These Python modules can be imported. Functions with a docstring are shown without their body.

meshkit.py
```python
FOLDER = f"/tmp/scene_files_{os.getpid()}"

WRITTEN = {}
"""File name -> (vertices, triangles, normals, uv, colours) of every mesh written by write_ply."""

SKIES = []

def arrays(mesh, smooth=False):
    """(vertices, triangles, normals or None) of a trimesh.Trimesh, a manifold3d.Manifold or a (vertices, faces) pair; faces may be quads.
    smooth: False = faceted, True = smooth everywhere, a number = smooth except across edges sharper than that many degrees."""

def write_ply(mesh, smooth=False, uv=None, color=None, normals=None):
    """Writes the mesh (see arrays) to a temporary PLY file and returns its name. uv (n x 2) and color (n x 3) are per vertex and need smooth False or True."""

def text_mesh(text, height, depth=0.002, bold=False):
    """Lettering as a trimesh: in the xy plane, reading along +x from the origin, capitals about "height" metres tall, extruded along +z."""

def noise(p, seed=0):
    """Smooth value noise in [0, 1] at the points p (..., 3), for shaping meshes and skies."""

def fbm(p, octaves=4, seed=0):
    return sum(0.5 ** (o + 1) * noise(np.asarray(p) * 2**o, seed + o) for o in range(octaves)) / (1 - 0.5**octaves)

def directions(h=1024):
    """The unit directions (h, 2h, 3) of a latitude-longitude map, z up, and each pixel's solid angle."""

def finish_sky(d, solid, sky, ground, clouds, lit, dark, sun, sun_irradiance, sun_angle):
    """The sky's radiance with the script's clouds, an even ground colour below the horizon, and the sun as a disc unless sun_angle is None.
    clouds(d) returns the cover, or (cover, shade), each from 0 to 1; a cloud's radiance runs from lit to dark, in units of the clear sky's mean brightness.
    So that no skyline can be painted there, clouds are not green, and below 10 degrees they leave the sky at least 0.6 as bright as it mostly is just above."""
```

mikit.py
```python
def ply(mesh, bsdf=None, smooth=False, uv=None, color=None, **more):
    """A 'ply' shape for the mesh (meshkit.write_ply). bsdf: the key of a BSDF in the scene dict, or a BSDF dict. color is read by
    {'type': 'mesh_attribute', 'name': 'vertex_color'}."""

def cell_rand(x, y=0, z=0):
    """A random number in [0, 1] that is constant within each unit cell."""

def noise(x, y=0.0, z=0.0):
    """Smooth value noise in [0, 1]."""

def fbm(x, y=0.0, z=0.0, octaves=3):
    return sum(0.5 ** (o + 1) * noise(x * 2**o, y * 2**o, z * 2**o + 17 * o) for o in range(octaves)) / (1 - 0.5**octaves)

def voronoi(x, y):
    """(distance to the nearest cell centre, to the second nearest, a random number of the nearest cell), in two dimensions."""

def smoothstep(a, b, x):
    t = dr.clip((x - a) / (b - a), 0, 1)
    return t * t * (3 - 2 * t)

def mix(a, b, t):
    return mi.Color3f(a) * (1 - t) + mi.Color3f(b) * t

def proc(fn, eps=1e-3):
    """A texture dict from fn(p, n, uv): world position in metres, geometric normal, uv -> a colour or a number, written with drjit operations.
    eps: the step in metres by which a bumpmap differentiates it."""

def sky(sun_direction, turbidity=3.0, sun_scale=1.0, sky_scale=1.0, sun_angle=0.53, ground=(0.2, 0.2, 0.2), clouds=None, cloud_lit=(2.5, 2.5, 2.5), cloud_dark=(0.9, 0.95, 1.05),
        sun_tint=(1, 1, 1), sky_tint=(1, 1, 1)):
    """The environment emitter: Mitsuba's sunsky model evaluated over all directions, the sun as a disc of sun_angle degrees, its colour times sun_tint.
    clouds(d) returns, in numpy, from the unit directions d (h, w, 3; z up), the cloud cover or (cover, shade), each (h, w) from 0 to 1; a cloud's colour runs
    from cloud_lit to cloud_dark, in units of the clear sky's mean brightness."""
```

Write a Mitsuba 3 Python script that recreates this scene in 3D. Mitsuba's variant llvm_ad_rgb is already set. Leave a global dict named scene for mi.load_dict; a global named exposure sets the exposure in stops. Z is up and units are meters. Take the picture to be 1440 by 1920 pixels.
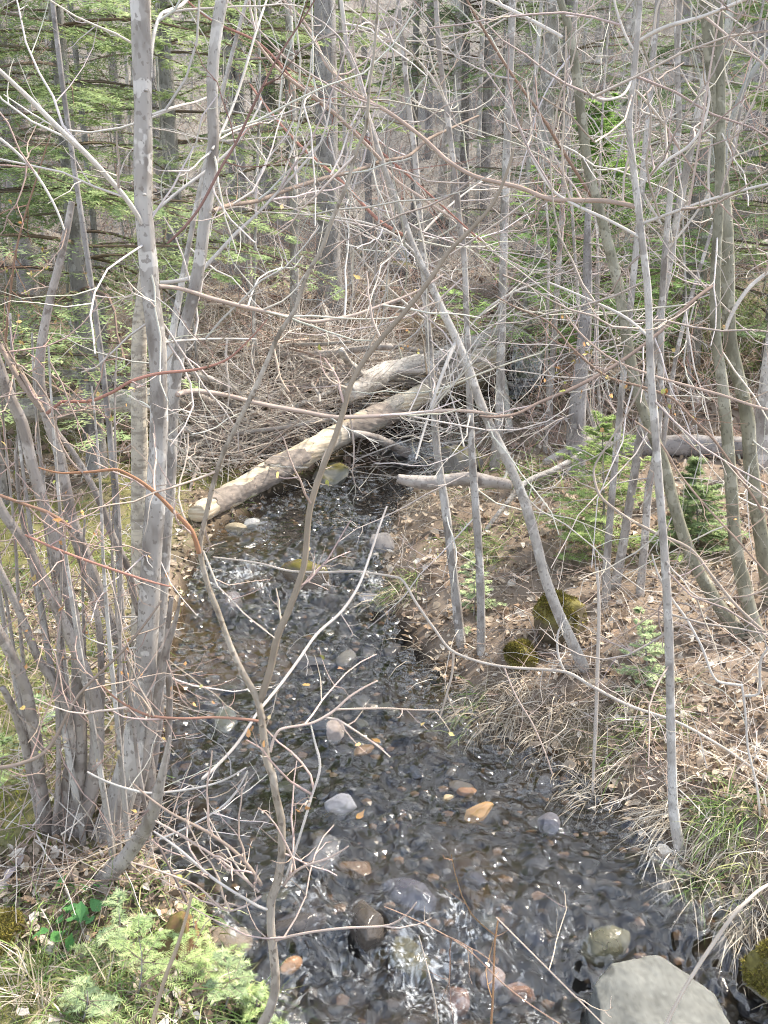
import math
import numpy as np
import trimesh
import mitsuba as mi
import drjit as dr
import mikit
import meshkit
from mikit import proc, mix, smoothstep

scene, labels = {}, {}
T = mi.ScalarTransform4f

# ------------------------------------------------------------------ camera, sky, exposure
PITCH, FOV, CAM = math.radians(18.0), 56.0, np.array([0.0, 0.0, 2.3])
FWD = np.array([0, math.cos(PITCH), -math.sin(PITCH)])
UP = np.array([0, math.sin(PITCH), math.cos(PITCH)])
FPX = 960 / math.tan(math.radians(FOV / 2))
scene['camera'] = {'type': 'perspective', 'fov': FOV, 'fov_axis': 'y', 'near_clip': 0.05, 'far_clip': 400.0,
                   'to_world': T().look_at(origin=CAM.tolist(), target=(CAM + FWD).tolist(), up=[0, 0, 1])}


def clouds(d):
    q = d / np.maximum(d[..., 2:3], .12)
    f = meshkit.fbm(q * np.array([1.1, 1.1, 0]) + 4.2, 5, 9)
    return np.clip(.55 + 2.2 * (f - .45), 0, 1), np.clip(1.4 * (f - .5), 0, 1)


scene['sky'] = mikit.sky((0.54, 0.30, 0.79), turbidity=4, sun_scale=.85, sun_angle=5, clouds=clouds, cloud_lit=(2.5, 2.6, 2.75), cloud_dark=(1.3, 1.36, 1.45), sun_tint=(.93, .99, 1.08))
exposure = 3.05

# ------------------------------------------------------------------ small tools
rng = np.random.default_rng(11)


def U(a, b, n=None):
    return rng.uniform(a, b, n)


def norm(v):
    v = np.asarray(v, float)
    return v / (np.linalg.norm(v, axis=-1, keepdims=True) + 1e-12)


def ss(a, b, x):
    t = np.clip((x - a) / (b - a), 0, 1)
    return t * t * (3 - 2 * t)


def fbm2(x, y, f, octaves=3, seed=0):
    return meshkit.fbm(np.stack([x * f + 91.3, y * f + 57.1, np.zeros_like(x) + 3.7], -1), octaves, seed)


def ray(px, py):
    return FWD + np.array([1.0, 0, 0]) * (px - 720) / FPX + UP * (960 - py) / FPX


def at(px, py, Y):
    d = ray(px, py)
    return CAM + d * (Y / d[1])


def number(name):
    k, i = name, 0
    while k in labels or k in scene or any(q.startswith(k + '__') for q in scene):
        i += 1
        k = f'{name}_{i:03d}'
    return k


_count = {}


def fresh(name):
    i = _count.get(name, -1) + 1
    _count[name] = i
    return name if i == 0 else f'{name}_{i:03d}'


def thing(name, label, cat, group=None, kind=None):
    k = fresh(name)
    labels[k] = {'label': label, 'category': cat}
    if group:
        labels[k]['group'] = group
    if kind:
        labels[k]['kind'] = kind
    return k


class Mesh:
    def __init__(self):
        self.v, self.f, self.c, self.n = [], [], [], 0

    def add(self, v, f, c):
        v = np.asarray(v, float).reshape(-1, 3)
        self.v.append(v)
        self.f.append(np.asarray(f, int) + self.n)
        c = np.asarray(c, float)
        self.c.append(np.broadcast_to(c, v.shape) if c.ndim < 2 else c)
        self.n += len(v)
        return self

    def ply(self, bsdf, smooth=True):
        return mikit.ply((np.vstack(self.v), np.vstack(self.f)), bsdf, smooth=smooth, color=np.vstack(self.c))


def part(parent, name, mesh, bsdf='m_vertex', smooth=True, kind=None, label=None):
    k = fresh(parent + '__' + name)
    scene[k] = mesh.ply(bsdf, smooth) if isinstance(mesh, Mesh) else mikit.ply(mesh, bsdf, smooth=smooth)
    if kind or label:
        labels[k] = {}
        if kind:
            labels[k]['kind'] = kind
        if label:
            labels[k]['label'] = label
    return k


def single(name, mesh, label, cat, bsdf='m_vertex', group=None, kind=None, smooth=True):
    k = thing(name, label, cat, group, kind)
    scene[k] = mesh.ply(bsdf, smooth) if isinstance(mesh, Mesh) else mikit.ply(mesh, bsdf, smooth=smooth)
    return k


def jit(color, n, amount=.18):
    """n tinted copies of a colour"""
    c = np.asarray(color, float)
    return np.clip(c * (1 + U(-amount, amount, (n, 1))) * (1 + U(-.05, .05, (n, 3))), .005, .9)


def tubes(P, R, sides=3, C=None):
    """K tubes of N points: vertices, triangles, colours"""
    P, R = np.asarray(P, float), np.asarray(R, float)
    K, N = R.shape
    t = norm(np.gradient(P, axis=1))
    m = norm(t.mean(1))
    ref = np.where(np.abs(m[:, 2:3]) > .8, [[1.0, 0.13, 0]], [[0, 0.1, 1.0]])[:, None]
    a = norm(np.cross(t, np.broadcast_to(ref, t.shape)))
    b = np.cross(t, a)
    g = np.arange(sides) * 2 * np.pi / sides
    v = P[:, :, None] + R[:, :, None, None] * (np.cos(g)[None, None, :, None] * a[:, :, None] + np.sin(g)[None, None, :, None] * b[:, :, None])
    i, j = np.meshgrid(np.arange(N - 1), np.arange(sides), indexing='ij')
    q = np.stack([i * sides + j, i * sides + (j + 1) % sides, (i + 1) * sides + (j + 1) % sides, (i + 1) * sides + j], -1).reshape(-1, 4)
    f = np.vstack([q[:, [0, 2, 1]], q[:, [0, 3, 2]]])
    f = (f[None] + (np.arange(K) * N * sides)[:, None, None]).reshape(-1, 3)
    c = None if C is None else np.repeat(np.asarray(C), N * sides, axis=0)
    return v.reshape(-1, 3), f, c


def walk(S, D, L, r, N=6, wig=.18, lift=0.0, tip=.35):
    """K wandering twigs"""
    K = len(S)
    P, d = np.zeros((K, N, 3)), norm(D)
    P[:, 0] = S
    for i in range(1, N):
        d = norm(d + rng.normal(0, wig, (K, 3)) + [0, 0, lift])
        P[:, i] = P[:, i - 1] + d * (np.asarray(L) / (N - 1))[:, None]
    R = np.asarray(r)[:, None] * np.linspace(1, tip, N)[None]
    return P, R


def sprout(P, R, n, ang=(35, 70), frac=(.3, .6), L=None, lo=.15, hi=.97, rf=.55, N=6, wig=.2, lift=.05, rmin=.0012, tip=.35):
    """n side shoots on each of the K tubes"""
    K, M = R.shape
    k = np.repeat(np.arange(K), n)
    u = U(lo, hi, K * n) * (M - 1)
    i = np.minimum(u.astype(int), M - 2)
    w = (u - i)[:, None]
    S = P[k, i] * (1 - w) + P[k, i + 1] * w
    t = norm(P[k, i + 1] - P[k, i])
    q = norm(np.cross(t, rng.normal(0, 1, t.shape)))
    a = np.radians(U(*ang, K * n))[:, None]
    D = t * np.cos(a) + q * np.sin(a)
    PL = np.linalg.norm(np.diff(P, axis=1), axis=2).sum(1)[k]
    LL = U(*L, K * n) if L is not None else PL * U(*frac, K * n) * (1.1 - .6 * u / (M - 1))
    r = np.maximum(rmin, R[k, i] * rf)
    return walk(S, D, LL, r, N, wig, lift, tip)


def resample(pts, n):
    """smooth curve through the rows of pts (any columns)"""
    pts = np.asarray(pts, float)
    if len(pts) == 2:
        return pts[0] + (pts[1] - pts[0]) * np.linspace(0, 1, n)[:, None]
    from scipy.interpolate import PchipInterpolator
    s = np.concatenate([[0], np.cumsum(np.linalg.norm(np.diff(pts[:, :3], axis=0), axis=1) + 1e-6)])
    return PchipInterpolator(s, pts, axis=0)(np.linspace(0, s[-1], n))


ORD = 'zeroth first second third fourth fifth sixth seventh eighth ninth tenth eleventh twelfth thirteenth fourteenth fifteenth sixteenth seventeenth eighteenth nineteenth'.split()
TENS = 'twenty thirty forty fifty sixty seventy eighty ninety'.split()


def nth(i):
    i += 1
    if i < 20:
        return ORD[i]
    t = TENS[i // 10 - 2]
    return t[:-1] + 'ieth' if i % 10 == 0 else t + '-' + ORD[i % 10]


# ------------------------------------------------------------------ materials
def principled(base, rough=.8, spec=.3, **more):
    return {'type': 'twosided', 'b': {'type': 'principled', 'base_color': base, 'roughness': rough, 'specular': spec, **more}}


VC = {'type': 'mesh_attribute', 'name': 'vertex_color'}
scene['m_vertex'] = {'type': 'twosided', 'b': {'type': 'diffuse', 'reflectance': VC}}
scene['m_wet'] = principled(VC, .22, .5)
scene['m_needle'] = {'type': 'twosided', 'b': {'type': 'principled', 'base_color': VC, 'roughness': .55, 'specular': .4}}
scene['m_leafthin'] = {'type': 'principledthin', 'base_color': VC, 'roughness': .6, 'diff_trans': .7, 'spec_trans': 0.0}
scene['m_water'] = {'type': 'thindielectric', 'int_ior': 1.5}


def froth(p, n, uv):
    wx = p.x + .08 * mikit.noise(p.x * 9, p.y * 9, 1)
    wy = p.y + .08 * mikit.noise(p.x * 9 + 7, p.y * 9, 2)
    fine = mikit.fbm(wx * 95, wy * 95, 2, 3)
    streak = mikit.fbm(wx * 8 + 5, wy * 8, 3, 3)
    falls = dr.exp(-dr.square((p.y - 2.58) / .20)) * .9 + dr.exp(-dr.square((p.y - 2.12) / .28)) * .75 + dr.exp(-dr.square((p.y - 5.2) / .35)) * .8
    far = smoothstep(7.0, 7.3, p.y) * (dr.exp(-dr.square((p.y - 7.38) / .2)) + dr.exp(-dr.square((p.y - 10.0) / .3)) * 1.6 + dr.exp(-dr.square((p.y - 18.8) / .5)) * 1.6)
    w = dr.clip(falls * smoothstep(.95, .45, p.x) + far, 0, 1.5)
    return dr.clip(smoothstep(.40, .70, fine * .6 + streak * .55 - .40 + .26 * w) * dr.minimum(w, 1) * .62, 0, .7)


scene['m_foam'] = {'type': 'mask', 'opacity': proc(froth), 'b': {'type': 'twosided', 'b': {'type': 'principled', 'base_color': {'type': 'rgb', 'value': [.66, .70, .74]}, 'roughness': .25, 'specular': .6}}}


def bark(name, base, light, dark, fz=3.0, f=30.0, spots=.5, scale=.0045):
    def col(p, n, uv):
        a = mikit.fbm(p.x * f, p.y * f, p.z * f / fz, 3)
        b = mikit.fbm(p.x * 7 + 3, p.y * 7, p.z * 4, 3)
        ring = mikit.fbm(p.x * 20 + 40, p.y * 20, p.z * 60, 3)
        c = mix(base, dark, smoothstep(.45, .75, a) * .8)
        c = mix(c, light, smoothstep(.5, .72, b) * spots)
        lich = mikit.fbm(p.x * 19 + 8, p.y * 19, p.z * 15, 3)
        c = mix(c, light * 1.12 if False else mi.Color3f(light) * 1.15, smoothstep(.585, .62, lich) * spots * .8)
        c = mix(c, dark, smoothstep(.66, .72, mikit.fbm(p.x * 110, p.y * 110, p.z * 70, 2)) * .7)
        c = mix(c, dark, smoothstep(.62, .68, mikit.fbm(p.x * 13 + 2, p.y * 13, p.z * 9, 3)) * .45)
        return mix(c, dark, smoothstep(.64, .84, ring) * .12)

    def height(p, n, uv):
        return mikit.fbm(p.x * f * 1.5, p.y * f * 1.5, p.z * f * 1.5 / fz, 3)

    scene[name] = {'type': 'twosided', 'b': {'type': 'bumpmap', 'arbitrary': proc(height), 'scale': scale,
                                             'bsdf': {'type': 'principled', 'base_color': proc(col), 'roughness': .75, 'specular': .25}}}


bark('m_bark_grey', (.34, .32, .30), (.50, .485, .465), (.18, .16, .145), spots=.9)
bark('m_bark_brown', (.32, .29, .27), (.42, .385, .36), (.16, .135, .12), spots=.6)
bark('m_bark_green', (.22, .215, .165), (.36, .35, .29), (.12, .115, .085), spots=.6)
bark('m_bark_olive', (.31, .27, .22), (.43, .39, .34), (.13, .105, .08), f=55)
bark('m_bark_white', (.42, .395, .365), (.58, .56, .53), (.24, .22, .205), fz=2, spots=.7)
bark('m_bark_birch', (.42, .38, .32), (.52, .47, .38), (.22, .19, .16), fz=.4, f=22)
bark('m_bark_dark', (.26, .245, .24), (.38, .365, .36), (.12, .11, .105), fz=5, f=26, scale=.006)


def log_color(p, n, uv):
    s = mikit.fbm(p.x * 4 + 9, p.y * 4, p.z * 4, 3)
    g = mikit.fbm(p.x * 9 + p.y * -7, p.z * 70, p.y * 8, 3)
    c = mix((.58, .52, .42), (.42, .34, .24), smoothstep(.35, .7, g))
    c = mix(c, (.36, .33, .29), smoothstep(.48, .60, s))
    return mix(c, (.13, .10, .08), smoothstep(.66, .75, s) * .8)


def log_height(p, n, uv):
    return mikit.fbm(p.x * 14, p.y * 14, p.z * 60, 3)


scene['m_peeled'] = {'type': 'twosided', 'b': {'type': 'bumpmap', 'arbitrary': proc(log_height), 'scale': .006,
                                               'bsdf': {'type': 'principled', 'base_color': proc(log_color), 'roughness': .7, 'specular': .25}}}
bark('m_deadwood', (.40, .37, .34), (.55, .53, .50), (.17, .15, .13), fz=.5, f=24, scale=.005)


def stone_mat(name, rough, spec):
    def h(p, n, uv):
        return mikit.fbm(p.x * 60, p.y * 60, p.z * 60, 3)
    scene[name] = {'type': 'twosided', 'b': {'type': 'bumpmap', 'arbitrary': proc(h), 'scale': .004,
                                             'bsdf': {'type': 'principled', 'base_color': VC, 'roughness': rough, 'specular': spec}}}


stone_mat('m_stone', .8, .3)
stone_mat('m_stone_wet', .25, .5)


# ------------------------------------------------------------------ the lie of the land
ZW = np.array([(-4, -.3), (1.5, -.13), (2.42, -.10), (2.72, .02), (4.6, .10), (4.95, .14), (5.4, .22), (6.5, .27), (7.2, .30), (7.5, .44), (9.85, .52), (10.1, .88),
               (12.5, .90), (15, .97), (18.5, 1.08), (19, 1.5), (22, 1.9), (26, 3.0), (32, 5.4), (45, 9.6), (62, 15), (90, 18)])


def zw(y):
    return np.interp(y, ZW[:, 0], ZW[:, 1])


def on_water(px, py):
    d = ray(px, py)
    Y = np.linspace(1.2, 14, 4000)
    z = CAM[2] + d[2] / d[1] * Y
    i = np.argmax(z < zw(Y))
    return np.array([d[0] / d[1] * Y[i], Y[i]])


LEFT_PX = [(485, 1920), (470, 1850), (430, 1770), (330, 1665), (295, 1570), (300, 1480), (325, 1300), (350, 1160), (385, 1060), (430, 990), (500, 945)]
RIGHT_PX = [(1450, 1810), (1300, 1670), (1190, 1590), (1110, 1500), (1010, 1410), (870, 1335), (800, 1260), (745, 1190), (705, 1130), (700, 1050), (715, 980), (760, 925)]
LW = np.array([on_water(*p) for p in LEFT_PX])
RW = np.array([on_water(*p) for p in RIGHT_PX])
LW = LW[np.argsort(LW[:, 1])]
RW = RW[np.argsort(RW[:, 1])]
LX = np.vstack([[(-1.2, -3), (-.75, 1.2)], LW[(LW[:, 1] > 1.6) & (LW[:, 1] < 6.4)], [(-.75, 6.6), (-.15, 7.2), (.35, 8.1), (1.2, 9.5), (1.36, 10.0), (1.2, 11), (.9, 12.5), (.1, 15), (.15, 19), (.2, 23), (.2, 30), (.3, 90)]])
RX = np.vstack([[(2.4, -3), (1.9, 1.6)], RW[RW[:, 1] < 6.9], [(.55, 7.2), (.9, 8.1), (1.5, 9.5), (1.66, 10.0), (1.5, 11), (1.25, 12.5), (.6, 15), (.42, 19), (.3, 23), (.25, 30), (.35, 90)]])


def xl(y):
    return np.interp(y, LX[:, 1], LX[:, 0])


def xr(y):
    return np.interp(y, RX[:, 1], RX[:, 0])


def edge(x, y):
    """distance out of the stream sideways (negative within it)"""
    w = (fbm2(x, y, 3.3, 2, 5) - .5) * .16
    d = np.maximum(xl(y) - x, x - xr(y)) + w
    return np.where(y > 20, np.maximum(d, .7), d)


def H(x, y):
    x, y = np.asarray(x, float), np.asarray(y, float)
    d = edge(x, y)
    right = (x > (xl(y) + xr(y)) / 2)
    near = 1 - ss(3.0, 6.0, y)
    bh = np.where(right, .15 + .09 * near * fbm2(x, y, 2.4, 2, 8), .10 - .06 * ss(5, 5.8, y) * (1 - ss(7, 7.8, y)) + .05 * ss(7, 8, y) + .10 * (1 - ss(1.6, 2.6, y)))
    run = np.clip(d, 0, None)
    slope = np.where(right, .09 * run + .20 * np.clip(run - 2.6, 0, None), .07 * run + .10 * np.clip(run - 3.5, 0, None))
    steep = ss(0, np.where(right, .16 + .5 * fbm2(x, y, 1.9, 2, 9), .17), d)
    base = zw(y)
    out = base + bh * steep + slope + ss(.05, .5, d) * (.16 * (fbm2(x, y, 1.4, 3, 1) - .5) + .07 * (fbm2(x, y, 6, 2, 2) - .5) + ss(8, 16, y) * .9 * (fbm2(x, y, .35, 3, 4) - .5))
    out = out + .38 * np.exp(-((x + .75) / .9) ** 2 - ((y - 8.5) / .75) ** 2) * ss(0, .3, d)
    out = out - 4.5 * ss(-4, -14, x) * ss(36, 56, y)
    bed = base - .085 * ss(0, .22, -d) + .05 * (fbm2(x, y, 8, 3, 3) - .5)
    return np.where(d > 0, out, bed)


def ground(px, py, n=700):
    """where the view ray of a pixel (or of many) meets the ground"""
    px, py = np.atleast_1d(np.asarray(px, float)), np.atleast_1d(np.asarray(py, float))
    d = FWD + np.array([1.0, 0, 0]) * ((px - 720) / FPX)[:, None] + UP * ((960 - py) / FPX)[:, None]
    Y = 1.3 * (60 / 1.3) ** np.linspace(0, 1, n)
    x, z = (d[:, :1] / d[:, 1:2]) * Y, CAM[2] + (d[:, 2:] / d[:, 1:2]) * Y
    gap = z - H(x, np.broadcast_to(Y, x.shape))
    i = np.maximum(np.argmax(gap < 0, axis=1), 1)
    k = np.arange(len(px))
    g0, g1 = gap[k, i - 1], gap[k, i]
    w = np.where(g1 < 0, g0 / (g0 - g1 + 1e-12), 0)
    y = Y[i - 1] * (1 - w) + Y[i] * w
    P = np.stack([d[:, 0] / d[:, 1] * y, y, H(d[:, 0] / d[:, 1] * y, y)], 1)
    return P[0] if len(P) == 1 else P


def moss_at(x, y):
    """where the forest floor is mossy: mostly the left bank"""
    left = ss(0, .5, xl(y) - x)
    m = .9 * left * (1 - .75 * ss(6.5, 9, y)) * ss(.33, .48, fbm2(x, y, 1.9, 3, 21))
    return np.clip(m + .35 * ss(.6, .7, fbm2(x, y, 1.1, 3, 22)) * (1 - left), 0, 1)


def build_ground():
    n, m = 370, 430
    y = np.concatenate([np.linspace(-4, 1.5, 30)[:-1], 1.5 * (90 / 1.5) ** np.linspace(0, 1, m - 29)])
    s = np.sinh(np.linspace(-1.6, 1.6, n)) / np.sinh(1.6)
    Yg = np.repeat(y[:, None], n, 1)
    mid = np.interp(y, [-4, 2, 8, 20], [.4, .4, 0.2, 0])[:, None]
    Xg = mid + s[None] * (3.2 + 1.0 * np.clip(Yg, 1.0, None))
    Zg = H(Xg, Yg)
    v = np.stack([Xg, Yg, Zg], -1).reshape(-1, 3)
    i, j = np.meshgrid(np.arange(len(y) - 1), np.arange(n - 1), indexing='ij')
    a = (i * n + j).ravel()
    f = np.vstack([np.stack([a, a + 1, a + n + 1], 1), np.stack([a, a + n + 1, a + n], 1)])
    x_, y_ = v[:, 0], v[:, 1]
    d = edge(x_, y_)
    mo = moss_at(x_, y_)[:, None]
    t1 = fbm2(x_, y_, 9, 3, 30)[:, None]
    t2 = fbm2(x_, y_, 2.2, 3, 31)[:, None]
    c = np.array([.13, .10, .08]) * (1 - t1) + np.array([.31, .255, .205]) * t1
    c = c * (.75 + .5 * t2)
    g = np.array([.20, .195, .075]) * (1 - t2) + np.array([.14, .16, .07]) * t2
    c = c * (1 - mo * .85) + g * mo * .85
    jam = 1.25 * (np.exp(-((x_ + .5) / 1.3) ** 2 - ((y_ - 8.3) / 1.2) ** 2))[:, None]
    c = c * (1 - np.clip(1.1 * jam, 0, .93) * (t1 < .60))  # shade of the hollows between the logs, painted into the ground colour
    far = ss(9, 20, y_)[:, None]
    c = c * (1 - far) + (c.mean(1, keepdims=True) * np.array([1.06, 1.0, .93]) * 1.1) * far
    wet = ss(.16, .02, d)[:, None]
    bed = np.array([.014, .0128, .0115]) * (.3 + 1.2 * t1) + np.array([.03, .019, .008]) * ss(.45, .65, t2)
    c = c * (1 - wet) + bed * wet
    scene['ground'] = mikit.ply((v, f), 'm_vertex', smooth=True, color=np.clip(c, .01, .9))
    labels['ground'] = {'label': 'forest floor and stream bed of soil, moss and fallen leaves', 'kind': 'structure'}


build_ground()

# ------------------------------------------------------------------ the water
STONES = []          # (x, y, r) of stones that make the water break


def turbulence(x, y):
    t = .16 + 1.0 * ss(.38, .62, fbm2(x * 1.2, y * .8, 3.1, 2, 78)) + .8 * np.exp(-((y - 2.55) / .28) ** 2) + .55 * np.exp(-((y - 2.15) / .3) ** 2) + .7 * np.exp(-((y - 5.15) / .35) ** 2) + .25 * ss(3.7, 3.0, y)
    for sx, sy, r in STONES:
        q = ((x - sx) / (1.5 * r)) ** 2 + ((y - sy + r) / (2.4 * r)) ** 2
        t = t + .5 * np.exp(-q)
    return np.clip(t, 0, 1.5)


def build_water():
    W = Mesh()
    Ff = Mesh()
    for y0, y1, st in ((1.6, 7.45, .0080), (7.45, 20.5, .025)):
        ny, nx = int((y1 - y0) / st), (220 if st < .02 else 30)
        y = np.linspace(y0, y1, ny)
        a, b = xl(y) - .16, xr(y) + .16
        s = np.linspace(0, 1, nx)
        X = a[:, None] + (b - a)[:, None] * s[None]
        Y = np.repeat(y[:, None], nx, 1)
        t = turbulence(X, Y)
        # ripples drawn out along the flow, crossed by short standing waves
        wx, wy = X + .10 * (fbm2(X, Y, 5, 2, 54) - .5), Y + .10 * (fbm2(X, Y, 5, 2, 56) - .5)
        r1 = 1 - np.abs(2 * fbm2(wx, wy * 1.1, 8, 2, 51) - 1)
        r2 = 1 - np.abs(2 * fbm2(wx * .8, wy * 1.25, 19, 2, 52) - 1)
        r3 = fbm2(wx, wy * 1.3, 33, 1, 53) - .5
        r0 = fbm2(wx * 1.2, wy, 4.2, 2, 57) - .5
        Z = zw(Y) + t * (.065 * r0 + .056 * (r1 - .6) + .036 * (r2 - .6) + .016 * r3)
        if st > .02:
            Z = zw(Y) + .03 * (fbm2(X, Y, 9, 3, 55) - .5)
        v = np.stack([X, Y, Z], -1).reshape(-1, 3)
        i, j = np.meshgrid(np.arange(ny - 1), np.arange(nx - 1), indexing='ij')
        q = (i * nx + j).ravel()
        f = np.vstack([np.stack([q, q + 1, q + nx + 1], 1), np.stack([q, q + nx + 1, q + nx], 1)])
        ok = edge(X, Y).ravel() < .13
        used, inv = np.unique(f[ok[f].any(1)], return_inverse=True)
        W.add(v[used], inv.reshape(-1, 3), (1, 1, 1))
        # froth: a torn film on the falls and the roughest water
        fall = np.clip(np.gradient(zw(Y), axis=0) / st, 0, 1).ravel()
        m = np.clip(t - .55, 0, 1).ravel() * 1.2 + fall
        ya = Y.ravel()
        white = ((ya < 3.05) | ((ya > 4.6) & (ya < 5.8)) | ((ya > 7.15) & (ya < 7.7)) | ((ya > 9.5) & (ya < 10.6)) | (ya > 18)) & (ya < 20)
        ok = (m > .16) & (edge(X, Y).ravel() < .03) & white
        keep = ok[f].all(1)
        used, inv = np.unique(f[keep], return_inverse=True)
        lump = .012 * fbm2(v[used, 0], v[used, 1], 40, 2, 64) + .02 * fall[used] * fbm2(v[used, 0], v[used, 1], 15, 2, 65)
        w_ = np.clip(m[used], 0, 1)[:, None]
        Ff.add(v[used] + np.column_stack([np.zeros((len(used), 2)), .002 + lump]), inv.reshape(-1, 3), w_ * np.ones(3))
    scene['water'] = W.ply('m_water')
    labels['water'] = {'label': 'clear shallow brook water running over dark stones', 'kind': 'structure'}
    scene['white_water'] = Ff.ply('m_foam')
    labels['white_water'] = {'label': 'white froth on the broken water of the brook', 'category': 'foam', 'kind': 'stuff'}


# ------------------------------------------------------------------ stones
_ICO, _ICO2 = trimesh.creation.icosphere(subdivisions=3), trimesh.creation.icosphere(subdivisions=2)


def stone_mesh(size, seed, angular=.6, moss=None, color=(.25, .24, .23), rot=None, vein=.15, sub=None):
    r = np.random.default_rng(seed)
    src = sub or _ICO
    v = np.array(src.vertices)
    for _ in range(int(5 + 9 * angular)):
        n = norm(r.normal(0, 1, 3))
        lim = r.uniform(.62, .92)
        v = v - np.clip(v @ n - lim, 0, None)[:, None] * n * .92
    off = r.uniform(0, 50, 3)
    v = v * (1 + .16 * (meshkit.fbm(v * 1.6 + off, 3) - .5) + .06 * (meshkit.fbm(v * 6 + off, 3) - .5))[:, None]
    v = v * np.asarray(size)
    a = r.uniform(0, 6.28) if rot is None else rot
    R = trimesh.transformations.euler_matrix(r.uniform(-.2, .2), r.uniform(-.2, .2), a)[:3, :3]
    v = v @ R.T
    t = meshkit.fbm(v / max(size) * 5 + off, 4)[:, None]
    q = meshkit.fbm(v / max(size) * 22 + off, 2)[:, None]
    c = np.asarray(color) * (1 - vein + 2 * vein * t) * (.8 + .4 * q)
    if moss is not None:
        nz = trimesh.Trimesh(v, src.faces, process=False).vertex_normals[:, 2]
        w = ss(.0, .45, nz + (t[:, 0] - .5) * 1.6 + moss - .5)[:, None]
        c = c * (1 - w) + np.array([.13, .115, .035]) * (.4 + 1.2 * q) * w
        v = v + np.array([0, 0, 1.0]) * w * .012 * q
    return v, np.array(src.faces), np.clip(c, .01, .9)


_seed = [100]


def put_stone(pos, size, color, label, cat='stone', name='stone', wet=False, group=None, sink=.3, **kw):
    _seed[0] += 1
    v, f, c = stone_mesh(size, kw.pop('seed', _seed[0]), color=color, **kw)
    z = pos[2] - v[:, 2].min() - sink * (v[:, 2].max() - v[:, 2].min())
    m = Mesh().add(v + [pos[0], pos[1], z], f, c)
    return single(name, m, label, cat, bsdf='m_stone_wet' if wet else 'm_stone', group=group)


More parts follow.
